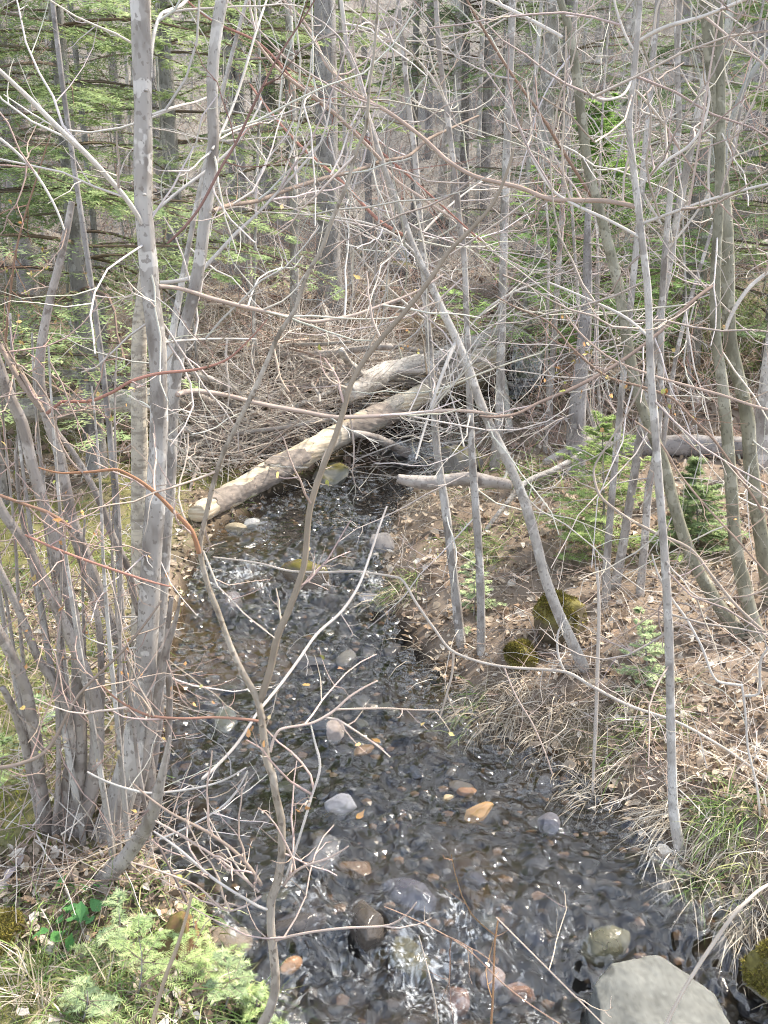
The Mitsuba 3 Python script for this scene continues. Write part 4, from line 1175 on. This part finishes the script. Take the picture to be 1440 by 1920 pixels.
conifer('hemlock', 'soft green hemlock with feathery boughs behind the left front trunks', X(165, 6.6), 6.6, 6.5, 1.5, FIR, .20, 17, 6, 12, 10, dens=1.0, droop=-.08, sub2=6)
conifer('hemlock', 'light green hemlock reaching in from the left edge', X(-40, 6.0), 6.0, 6.0, 1.5, FIR, .16, 16, 6, 12, 10, dens=.9, droop=-.08, sub2=6)
conifer('hemlock', 'hemlock with low boughs showing between the two smooth grey front trunks', X(345, 8.2), 8.2, 7.0, 1.5, FIR, .16, 17, 6, 12, 10, dens=.65, droop=-.06, sub2=6)
conifer('hemlock', 'darker hemlock further back at the upper left', X(60, 9.5), 9.5, 9.0, 1.9, FIR_DK, .2, 18, 6, 12, 12, nw=.02, dead=30, sub2=5)
conifer('fir', 'young dense green fir between the bowing greenish trunk and the whitish trunk', X(1115, 8.4), 8.4, 2.3, 1.5, FIR_MID, .20, 14, 6, 12, 12, droop=.03, sub2=4, nlen=(.035, .06), nw=.018)
conifer('fir', 'bright yellow green young fir low on the right bank', X(1150, 5.0), 5.0, .84, .44, FIR_YG, .10, 11, 5, 11, 11, sub2=3, dens=.9, nlen=(.018, .03), nw=.007, droop=.02, r=.008)
conifer('fir', 'small green fir seedling beside the right twin trunks', X(1345, 5.0), 5.0, .48, .28, FIR, .12, 9, 6, 12, 12, sub2=4, nlen=(.018, .03), nw=.007, droop=.02, r=.007)
conifer('fir', 'tiny soft green fir seedling behind the foot of the whitish trunk', X(1262, 3.75), 3.75, .32, .17, FIR, .1, 8, 5, 10, 14, nlen=(.012, .02), nw=.004, droop=.0, r=.005)
conifer('fir', 'low green fir seedling between the close pair of slim trunks', X(895, 4.55), 4.55, .34, .17, FIR, .1, 8, 5, 10, 12, nlen=(.012, .022), nw=.005, r=.005)
conifer('spruce', 'dark spruce at the right edge behind the twin greenish trunks', X(1450, 8.5), 8.5, 5.0, 1.3, FIR, .10, 16, 7, 12, 12, dens=.8, dead=20, sub2=4)
conifer('spruce', 'spruce with thin green lower boughs right of the whitish trunk', X(1290, 10.5), 10.5, 6.5, 1.4, FIR_DK, .1, 16, 6, 12, 12, dens=.55, dead=40, sub2=4)
conifer('spruce', 'sparse green spruce in front of the dark slope right of the middle', X(1040, 12.5), 12.5, 9, 1.6, FIR_DK, .1, 18, 6, 12, 11, dens=.5, dead=50, nw=.02, sub2=4)

conifer('hemlock', 'pale green hemlock high in the middle left of the thick rough trunk', X(555, 15), 15, 7, 1.9, FIR, .25, 17, 6, 12, 12, nlen=(.04, .08), nw=.03, dens=.9, sub2=4)
conifer('hemlock', 'grey green hemlock at the top between the slim grey pair', X(860, 20), 20, 9, 2.4, FIR_DK, .3, 17, 6, 12, 12, nlen=(.05, .10), nw=.04, dens=.9, sub2=4)
conifer('hemlock', 'hemlock at the top right of the kinked front trunk', X(470, 12), 12, 6.5, 1.5, FIR, .45, 15, 6, 12, 12, nlen=(.04, .07), nw=.025, dens=.8, sub2=4)
conifer('spruce', 'dark spruce filling the top right corner', X(1420, 15), 15, 8, 2.0, FIR_DK, .1, 17, 6, 12, 12, nlen=(.04, .08), nw=.03, dens=.9, sub2=4, dead=30)
# small firs and sprigs at the lower left, with needles one can see
for px, py, h, sp, pal, lab in (
        (255, 1880, .30, .24, FIR_YG, 'bright green fir seedling with comb like needles at the bottom left'),
        (215, 1800, .26, .18, FIR, 'fir seedling at lower left just above the brightest one'),
        (350, 1790, .22, .15, FIR_YG, 'fir sprig by the tan upright stick'),
        (415, 1885, .20, .17, FIR, 'fir seedling between the tan stick and the foreground sapling'),
        (465, 1912, .13, .12, FIR_YG, 'lowest fir sprig at the foot of the foreground sapling'),
        (5, 1500, .30, .22, FIR_YG, 'fir sprig reaching in at the left edge below the brown stems'),
        (70, 1420, .30, .18, FIR, 'small fir behind the left edge stems'),
        (150, 1915, .16, .14, FIR, 'fir sprig at the very bottom left')):
    x, y, _ = ground(px, py)
    h, sp = h * .85, sp * 1.05
    conifer('fir_seedling', lab, x, y, h, sp * 1.15, pal, .1, 4, 4, 7, 20, nlen=(.014, .024), nw=.0034, r=.004, droop=-.02, sub=.55, cat='fir seedling')

# ------------------------------------------------------------------ the woods behind
r8 = np.random.default_rng(88)
def forest_tree(name, label, x, y, h, r, color, mat, nb=34, L=(.7, 1.8), lo=.06, ang=(60, 95), dead=True, group=None, lift=.02, sub=4, lean=0.0, wob=.15, sides=9):
    k = thing(name, label, 'tree', group)
    z0 = float(H(x, y))
    n = 22
    s = np.linspace(1, 0, n)
    P = np.stack([x + lean * s + wob * (meshkit.noise(np.stack([s * 3 + x * 7, s * 0 + y, s * 0], 1)) - .5) * (s > 0), y + 0 * s, z0 - .1 + (h + .1) * s], 1)
    R = r * (.25 + .75 * (1 - s)) * (1 + .35 * np.exp(-s * h / .2))
    part(k, 'trunk', limb_mesh(P, R, (.3, .28, .27), sides), mat)
    top = float(np.clip(1 - (3.6 + .2 * y - z0) / h, .12, .85))
    nb = max(8, int(nb * 1.35 * (1 - top)))
    B, BR = sprout(P[None], R[None], nb, ang=ang, L=L, lo=top, hi=1 - lo, rf=.0, N=7, wig=.12, lift=lift, rmin=.0026 + r * .042)
    m = Mesh().add(*tubes(B, BR, 4, jit(color, nb)))
    Q, QR = sprout(B, BR, sub, frac=(.25, .6), rf=.6, N=5, wig=.2, lift=lift, rmin=.0022)
    m.add(*tubes(Q, QR, 3, jit(color, len(Q))))
    Q2, QR2 = sprout(Q, QR, 1, frac=(.3, .6), rf=.7, N=4, wig=.2, rmin=.0020)
    m.add(*tubes(Q2, QR2, 3, jit(color, len(Q2))))
    part(k, 'branches', m, kind='stuff')
    return k


# trunks one can pick out: pixel, distance, width in pixels, words
for px, py, Y, w, h, mat, lab, kw in (
        (622, 590, None, 44, 14, 'm_bark_dark', 'thick rough barked grey trunk in the middle distance left of centre', dict(nb=40, sides=14, wob=.05)),
        (1078, 890, None, 40, 1.75, 'm_bark_dark', 'broken dark grey rough trunk on the right slope left of the bowing greenish trunk', dict(nb=30, sides=12, wob=.05, L=(.3, .9))),
        (553, 632, None, 17, 11, 'm_bark_grey', 'slim grey trunk left of the thick rough trunk', dict(nb=26)),
        (690, 470, None, 14, 12, 'm_bark_dark', 'far dark trunk just right of the thick rough trunk', {}),
        (925, 880, None, 17, 10, 'm_bark_grey', 'grey trunk at the right end of the grey broken log', dict(nb=22, L=(.4, 1.1))),
        (1005, 560, None, 34, 13, 'm_bark_grey', 'flaky grey trunk at the upper right of centre', dict(nb=44)),
        (912, 430, None, 20, 13, 'm_bark_dark', 'dark far trunk at the upper centre', dict(nb=44)),
        (1148, 430, None, 20, 13, 'm_bark_white', 'pale far trunk at the top behind the bowing greenish trunk', {}),
        (1385, 460, None, 34, 14, 'm_bark_dark', 'thick bluish dark trunk at the upper right behind the twin greenish trunks', dict(nb=40)),
        (1420, 880, None, 34, 9, 'm_bark_grey', 'grey trunk at the right edge behind the twin greenish trunks', dict(nb=20)),
        (1140, 1130, None, 14, 6, 'm_bark_grey', 'thin grey stem in front of the yellow green fir', dict(nb=10, L=(.3, .8))),
        (1150, 1100, None, 17, 6, 'm_bark_grey', 'thin grey stem leaning right behind the yellow green fir', dict(nb=10, L=(.3, .8), lean=.5)),
        (205, 760, None, 13, 8, 'm_bark_dark', 'dark thin conifer trunk behind the left hemlock boughs', dict(nb=30, L=(.5, 1.3))),
        (225, 1170, None, 12, 6, 'm_bark_dark', 'dark thin dead trunk behind the brown stems with lichen', dict(nb=18, L=(.2, .7))),
        (130, 440, None, 22, 13, 'm_bark_dark', 'grey trunk at the upper left behind the hemlock', dict(nb=30)),
        (305, 420, None, 16, 13, 'm_bark_dark', 'far grey trunk seen between the two smooth front trunks', dict(nb=36)),
        (460, 460, None, 13, 12, 'm_bark_dark', 'far grey trunk right of the kinked front trunk', dict(nb=36)),
        (500, 430, None, 16, 12, 'm_bark_grey', 'slim far trunk between the kinked trunk and the thick rough trunk', dict(nb=30)),
        (780, 420, None, 15, 13, 'm_bark_dark', 'far trunk above the trickle of white water', dict(nb=40)),
        (850, 440, None, 18, 12, 'm_bark_grey', 'far slim trunk right of the trickle of white water', dict(nb=36)),
        (1250, 500, None, 22, 12, 'm_bark_dark', 'far dark trunk between the whitish trunk and the twin greenish trunks', dict(nb=36)),
        (1430, 420, None, 22, 12, 'm_bark_dark', 'far dark trunk at the top right corner', dict(nb=36)),
        (1300, 690, None, 20, 8, 'm_bark_grey', 'grey stem on the slope left of the twin greenish trunks', dict(nb=26, L=(.5, 1.2))),
        (985, 700, None, 11, 7, 'm_bark_grey', 'thin stem beside the pale rock pile', dict(nb=22, L=(.4, 1.0))),
        (1030, 800, None, 12, 7, 'm_bark_grey', 'thin stem left of the dark grey rough trunk', dict(nb=20, L=(.4, 1.0)))):
    g = ground(px, py)
    rad = w / 2 * float((g - CAM) @ FWD) / FPX
    forest_tree('forest_tree', lab, g[0], g[1], h, rad, (.44, .41, .39), mat, **kw)

# the rest of the trees, counted from the left
spots = []
while len(spots) < 74:
    y = r8.uniform(9, 42)
    x = r8.uniform(-.50, .50) * (y + 2)
    if edge(np.array([x]), np.array([y]))[0] < .5 or any((x - a) ** 2 + (y - b) ** 2 < 1.2 for a, b in spots):
        continue
    spots.append((x, y))
far_ = sorted([s for s in spots if s[1] > 22], key=lambda s: s[0] / s[1])
mid_ = sorted([s for s in spots if s[1] <= 22], key=lambda s: s[0] / s[1])
for grp, what in ((far_, 'far grey trunk high on the back slope'), (mid_, 'grey leafless tree in the middle of the woods')):
    for i, (x, y) in enumerate(grp):
        r_ = r8.uniform(.05, .11) if r8.uniform() < (.35 if y > 20 else .08) else r8.uniform(.015, .04)
        forest_tree('forest_tree', f'{what}, {nth(i)} of its rank from the left', x, y, r8.uniform(9, 15), r_, [(.46, .43, .41), (.54, .50, .47), (.38, .34, .32)][r8.integers(3)],
                    ['m_bark_dark', 'm_bark_grey', 'm_bark_grey', 'm_bark_white'][r8.integers(4)], nb=int(r8.uniform(26, 42)), L=(.8, 2.2) if y > 14 else (.5, 1.6), group=None, lean=r8.normal(0, .5))
spots = []
while len(spots) < 30:
    y = r8.uniform(15, 44)
    x = r8.uniform(-.5, .5) * (y + 2)
    if edge(np.array([x]), np.array([y]))[0] < .8:
        continue
    spots.append((x, y))
for i, (x, y) in enumerate(sorted(spots, key=lambda s: s[0] / s[1])):
    conifer('back_conifer', f'conifer with dead lower limbs on the back slope, {nth(i)} from the left', x, y, r8.uniform(8, 14), r8.uniform(1.3, 2.2), FIR_DK if i % 3 else FIR, r8.uniform(.12, .4), 18, 6, 12, 9, nlen=(.05, .10), nw=.04, dead=20, sub=.5, dens=.85)
spots = []
while len(spots) < 34:
    y = r8.uniform(5.5, 13)
    x = r8.uniform(-.46, .46) * (y + 1)
    if edge(np.array([x]), np.array([y]))[0] < .35:
        continue
    spots.append((x, y))
for i, (x, y) in enumerate(sorted(spots, key=lambda s: s[0] / s[1])):
    forest_tree('bare_sapling', f'thin pale leafless sapling in the thicket, {nth(i)} from the left', x, y, r8.uniform(2.5, 6), r8.uniform(.009, .02), [(.56, .52, .49), (.48, .41, .37), (.40, .28, .24)][r8.integers(3)],
                'm_bark_grey', nb=18, L=(.3, 1.3), ang=(30, 60), lift=.05, sub=5, lean=r8.normal(0, .5), wob=.4, sides=6)

# thicket of thin shoots in the distance
m = Mesh()
for y0, y1, n_, L, r0 in ((6.5, 11, 700, (.3, 1.2), .0024), (11, 20, 1100, (.5, 1.9), .004), (20, 42, 1100, (.8, 3), .008)):
    P = scatter(n_, y0, y1, lambda y: -.5 * (y + 1), lambda y: .5 * (y + 1), lambda x, y: edge(x, y) > .25)
    A, B = walk(P, rng.normal(0, .55, P.shape) + [0, 0, 1], U(*L, n_), np.full(n_, r0), 5, .16)
    c = np.array([(.50, .46, .43), (.44, .35, .31), (.36, .26, .22), (.56, .53, .50)])[rng.integers(0, 4, n_)]
    m.add(*tubes(A, B, 3, c))
    A2, B2 = sprout(A, B, 4, frac=(.25, .6), rf=.7, N=4)
    m.add(*tubes(A2, np.maximum(B2, r0 * .55), 3, np.repeat(c, 4, 0)))
single('underbrush', m, 'tangle of thin leafless shoots on the slopes behind the stream', 'underbrush', kind='stuff')

# ------------------------------------------------------------------ fallen logs and the jam of sticks


def log(name, label, text, Y0, Y1, mat, color=(.4, .33, .25), stubs=6, rough=.08, cat='log', bark_left=0):
    k = thing(name, label, cat)
    P, R = stroke(text, Y0, Y1, n=60)
    part(k, 'trunk', limb_mesh(P, R, color, 20, rough), mat)
    if bark_left:
        v, f, _ = tubes(resample(np.column_stack([P, R]), 150)[None, :, :3], resample(np.column_stack([P, R]), 150)[None, :, 3] * 1.0, 40)
        c0 = np.repeat(resample(P, 150), 40, 0)
        w = meshkit.fbm(v * np.array([3.2, 3.2, 5]) + 31, 4)
        v = c0 + (v - c0) * (1.06 + .22 * (meshkit.fbm(v * 24, 3) - .35))[:, None]
        keep = (w[f] > bark_left).all(1)
        t = meshkit.fbm(v * 40, 3)[:, None]
        part(k, 'bark', Mesh().add(v, f[keep], np.array([.30, .26, .23]) * (.35 + 1.2 * t)), kind='stuff', smooth=False, label='grey bark still clinging in torn patches')
    if False:
        print(name, 'clearance', np.round(P[::6, 2] - R[::6] - H(P[::6, 0], P[::6, 1]), 2), np.round(P[::6, 1], 2))
    if stubs:
        S, SR = sprout(P[None], R[None] * 0 + .012, stubs, ang=(50, 85), L=(.08, .28), rf=1, N=5, wig=.1)
        for q in range(stubs):
            part(k, 'branch_stub', Mesh().add(*tubes(S[q:q + 1], SR[q:q + 1], 6, jit((.38, .35, .31), 1))))
    return k


log('fallen_log', 'big peeling tan log fallen across the stream from the left bank', '368,962,34 400,946,42 450,918,44 510,884,46 580,846,46 650,808,44 720,776,44 790,740,43 850,704,42 925,662,38', 5.85, 8.1, 'm_peeled', stubs=9, bark_left=.51, rough=.13)
log('fallen_log', 'grey broken log lying behind and above the big tan log', '650,738,36 690,718,40 730,696,38 800,680,36 860,656,34 920,634,34 990,608,30', 7.3, 8.5, 'm_deadwood', stubs=7, rough=.14)
log('fallen_log', 'grey log lying level on the left bank behind the brown stems', '-60,778,40 0,772,42 80,768,44 160,758,44 240,752,42 300,745,38', 6.4, 6.6, 'm_deadwood', stubs=3)
log('fallen_log', 'pale leaning log on the upper right slope behind the twin trunks', '1280,508,18 1340,487,22 1400,472,24 1500,440,26', 12.0, 12.6, 'm_deadwood', stubs=2)
log('fallen_log', 'dark fallen trunk low on the right slope behind the whitish trunk', '1120,848,30 1200,838,36 1280,835,40 1360,838,40 1470,842,40', 6.6, 6.2, 'm_bark_dark', stubs=3)
log('fallen_log', 'small pale dead log leaning on the right bank behind the dark grey trunk', '1020,868,12 1060,848,16 1095,830,16 1140,806,12', 6.2, 6.4, 'm_deadwood', stubs=1)
log('fallen_log', 'pinkish fallen trunk half hidden under leaves on the right bank by the slim pair', '745,897,18 800,905,26 880,898,28 930,905,24 960,910,18', 5.6, 5.5, 'm_bark_brown', stubs=1)
log('broken_pole', 'short whitish broken pole sticking up from the heap of sticks', '526,672,12 518,690,14 505,716,14', 8.2, 8.2, 'm_deadwood', stubs=0, cat='log')
log('fallen_log', 'long pale dead log on the left slope above the level grey log', '80,700,14 150,706,20 230,716,22 310,712,18 420,690,14 540,668,10', 7.6, 8.6, 'm_deadwood', stubs=4)
log('fallen_log', 'thin pale pole lying across the heap of sticks below the grey broken log', '335,845,9 420,820,10 520,775,10 620,735,9 720,690,7', 7.0, 7.8, 'm_deadwood', stubs=2)
log('fallen_log', 'curved pale branch lying on the right bank by the rusty stone', '900,1010,7 945,950,9 985,905,10 1040,880,10 1090,850,8', 5.4, 5.8, 'm_deadwood', stubs=1)

r9 = np.random.default_rng(99)


def heap(n, px0, px1, py0, py1, L, r, seed, up=.18, above=False, dryland=False):
    q = np.random.default_rng(seed)
    S = []
    while len(S) < n:
        a_, b_ = q.uniform(px0, px1), q.uniform(py0, py1)
        line = 950 - (a_ - 390) * .538
        if above and (a_ - 330) > 0 and b_ > line - 22 and not (a_ > 640 and line + 60 < b_ < 900 and q.uniform() < .35):
            continue
        S.append((a_, b_))
    S = ground(*np.array(S).T)
    if dryland:
        k = edge(S[:, 0], S[:, 1]) > .06
        S = S[np.where(k)[0][np.arange(n) % k.sum()]] + np.column_stack([q.normal(0, .02, (n, 2)), np.zeros(n)])
    D = np.column_stack([q.normal(0, 1, n) + .3, q.normal(0, .9, n), q.normal(.1, up * 1.7, n)])
    return walk(S + np.column_stack([np.zeros((n, 2)), q.uniform(.0, .16, n)]), D, q.uniform(*L, n), q.uniform(*r, n), 5, .10, 0, .4)


GREYS = np.array([(.54, .50, .46), (.64, .60, .56), (.40, .35, .31), (.30, .23, .20), (.46, .37, .32)])
A, B = heap(90, 340, 880, 655, 900, (.4, 1.5), (.004, .011), 5, above=True)
tally = {}
for i in np.argsort(A[:, 0, 0] / A[:, 0, 1]):
    ci = int(r9.integers(0, 5))
    length = np.linalg.norm(A[i, -1] - A[i, 0])
    words = f"{['pale grey', 'whitish', 'grey brown', 'dark brown', 'tan'][ci]} {'long' if length > .95 else 'short'}"
    tally[words] = n_ = tally.get(words, -1) + 1
    single('dead_stick', Mesh().add(*tubes(A[i:i + 1], B[i:i + 1], 6, GREYS[ci:ci + 1])), f'{words} dead stick in the heap behind the big log, {nth(n_)} from the left', 'stick', group='dead sticks heaped behind the big log')
A, B = heap(38, 335, 960, 645, 880, (.3, 1.4), (.014, .042), 25, .18, above=True)
for n_, i in enumerate(np.argsort(A[:, 0, 0] / A[:, 0, 1])):
    mt = r9.integers(0, 2)
    single('broken_bough', limb_mesh(resample(A[i], 16), np.linspace(B[i, 0], B[i, -1] * 1.5, 16), (.4, .36, .32), 9, .1), f'thick broken {["grey", "brown"][mt]} bough in the log jam, {nth(n_)} from the left', 'bough', bsdf=['m_deadwood', 'm_bark_brown'][mt], group='broken boughs in the log jam')
m = Mesh()
A, B = heap(1500, 330, 900, 650, 900, (.2, .9), (.0025, .006), 16, .22, above=True)
m.add(*tubes(A, B, 3, GREYS[[0, 1, 1, 0, 2]][r9.integers(0, 5, len(A))] * 1.1))
A, B = heap(1700, 330, 900, 640, 915, (.12, .7), (.0016, .0045), 6, .3, above=True)
m.add(*tubes(A, B, 3, GREYS[r9.integers(0, 5, len(A))]))
A, B = heap(900, 300, 1100, 480, 660, (.3, 1.3), (.003, .007), 7, .3)
m.add(*tubes(A, B, 3, GREYS[r9.integers(0, 5, len(A))]))
A, B = heap(900, 720, 1440, 900, 1560, (.08, .4), (.0012, .003), 8, .3, dryland=True)
m.add(*tubes(A, B, 3, GREYS[r9.integers(0, 5, len(A))]))
A, B = heap(1000, 0, 320, 640, 1700, (.08, .45), (.0014, .0035), 9, .4, dryland=True)
m.add(*tubes(A, B, 3, GREYS[r9.integers(0, 5, len(A))]))
single('brushwood', m, 'brushwood of small dead sticks littering the slopes and the log jam', 'brushwood', kind='stuff')

# leafy green herb at the lower left
k = thing('green_herb', 'low herb with round green leaves at the lower left beside the mossy hummock', 'plant')
g = ground(130, 1760)
S0 = np.repeat(g[None], 26, 0) + np.column_stack([r9.normal(0, .05, (26, 2)), np.zeros(26)])
S0[:, 2] = H(S0[:, 0], S0[:, 1])
A, B = walk(S0, np.column_stack([r9.normal(0, .5, (26, 2)), np.ones(26)]), r9.uniform(.05, .13, 26), np.full(26, .0012), 5, .1)
part(k, 'stems', Mesh().add(*tubes(A, B, 4, jit((.16, .2, .07), 26))), kind='stuff')
for q in range(26):
    part(k, 'leaf', Mesh().add(*leaves(A[q:q + 1, -1], (.035, .06), [(.10, .25, .08), (.13, .29, .10), (.09, .21, .08)], tilt=.35, curl=.1)), smooth=False)

# single leaves that stand out
for px, py, c, lab in ((575, 1293, (.55, .36, .14), 'orange leaf lying on the water above the tan cobble'), (705, 1398, (.5, .30, .12), 'orange leaf on the water right of the tan cobble'), (675, 1540, (.5, .28, .1), 'small orange leaf below the flat grey stone'),
                       (640, 1262, (.3, .18, .12), 'curled brown leaf caught above the tan cobble'), (1205, 1240, (.66, .60, .56), 'whitish leaf on the right bank left of the tiny seedling'), (1180, 1225, (.58, .5, .44), 'pale leaf on the right bank further left'),
                       (20, 1650, (.36, .31, .32), 'large pale mauve dead leaf at the left edge'), (40, 1625, (.36, .31, .29), 'pale dead leaf above the mauve leaf at the left edge'), (5, 1668, (.42, .38, .37), 'whitish dead leaf cut by the left edge'),
                       (155, 1845, (.5, .3, .2), 'copper brown leaf among the small firs'), (45, 1910, (.36, .33, .31), 'whitish leaf at the bottom left corner')):
    if px > 500 and py > 1255 and px < 760:
        x, y = on_water(px, py)
        g = np.array([x, y, zw(y) + .01])
    else:
        g = ground(px, py) + [0, 0, .012]
    single('fallen_leaf', Mesh().add(*leaves(g[None], (.045, .06) if px > 50 else (.05, .07), [c], tilt=.25)), lab, 'leaf', smooth=False)
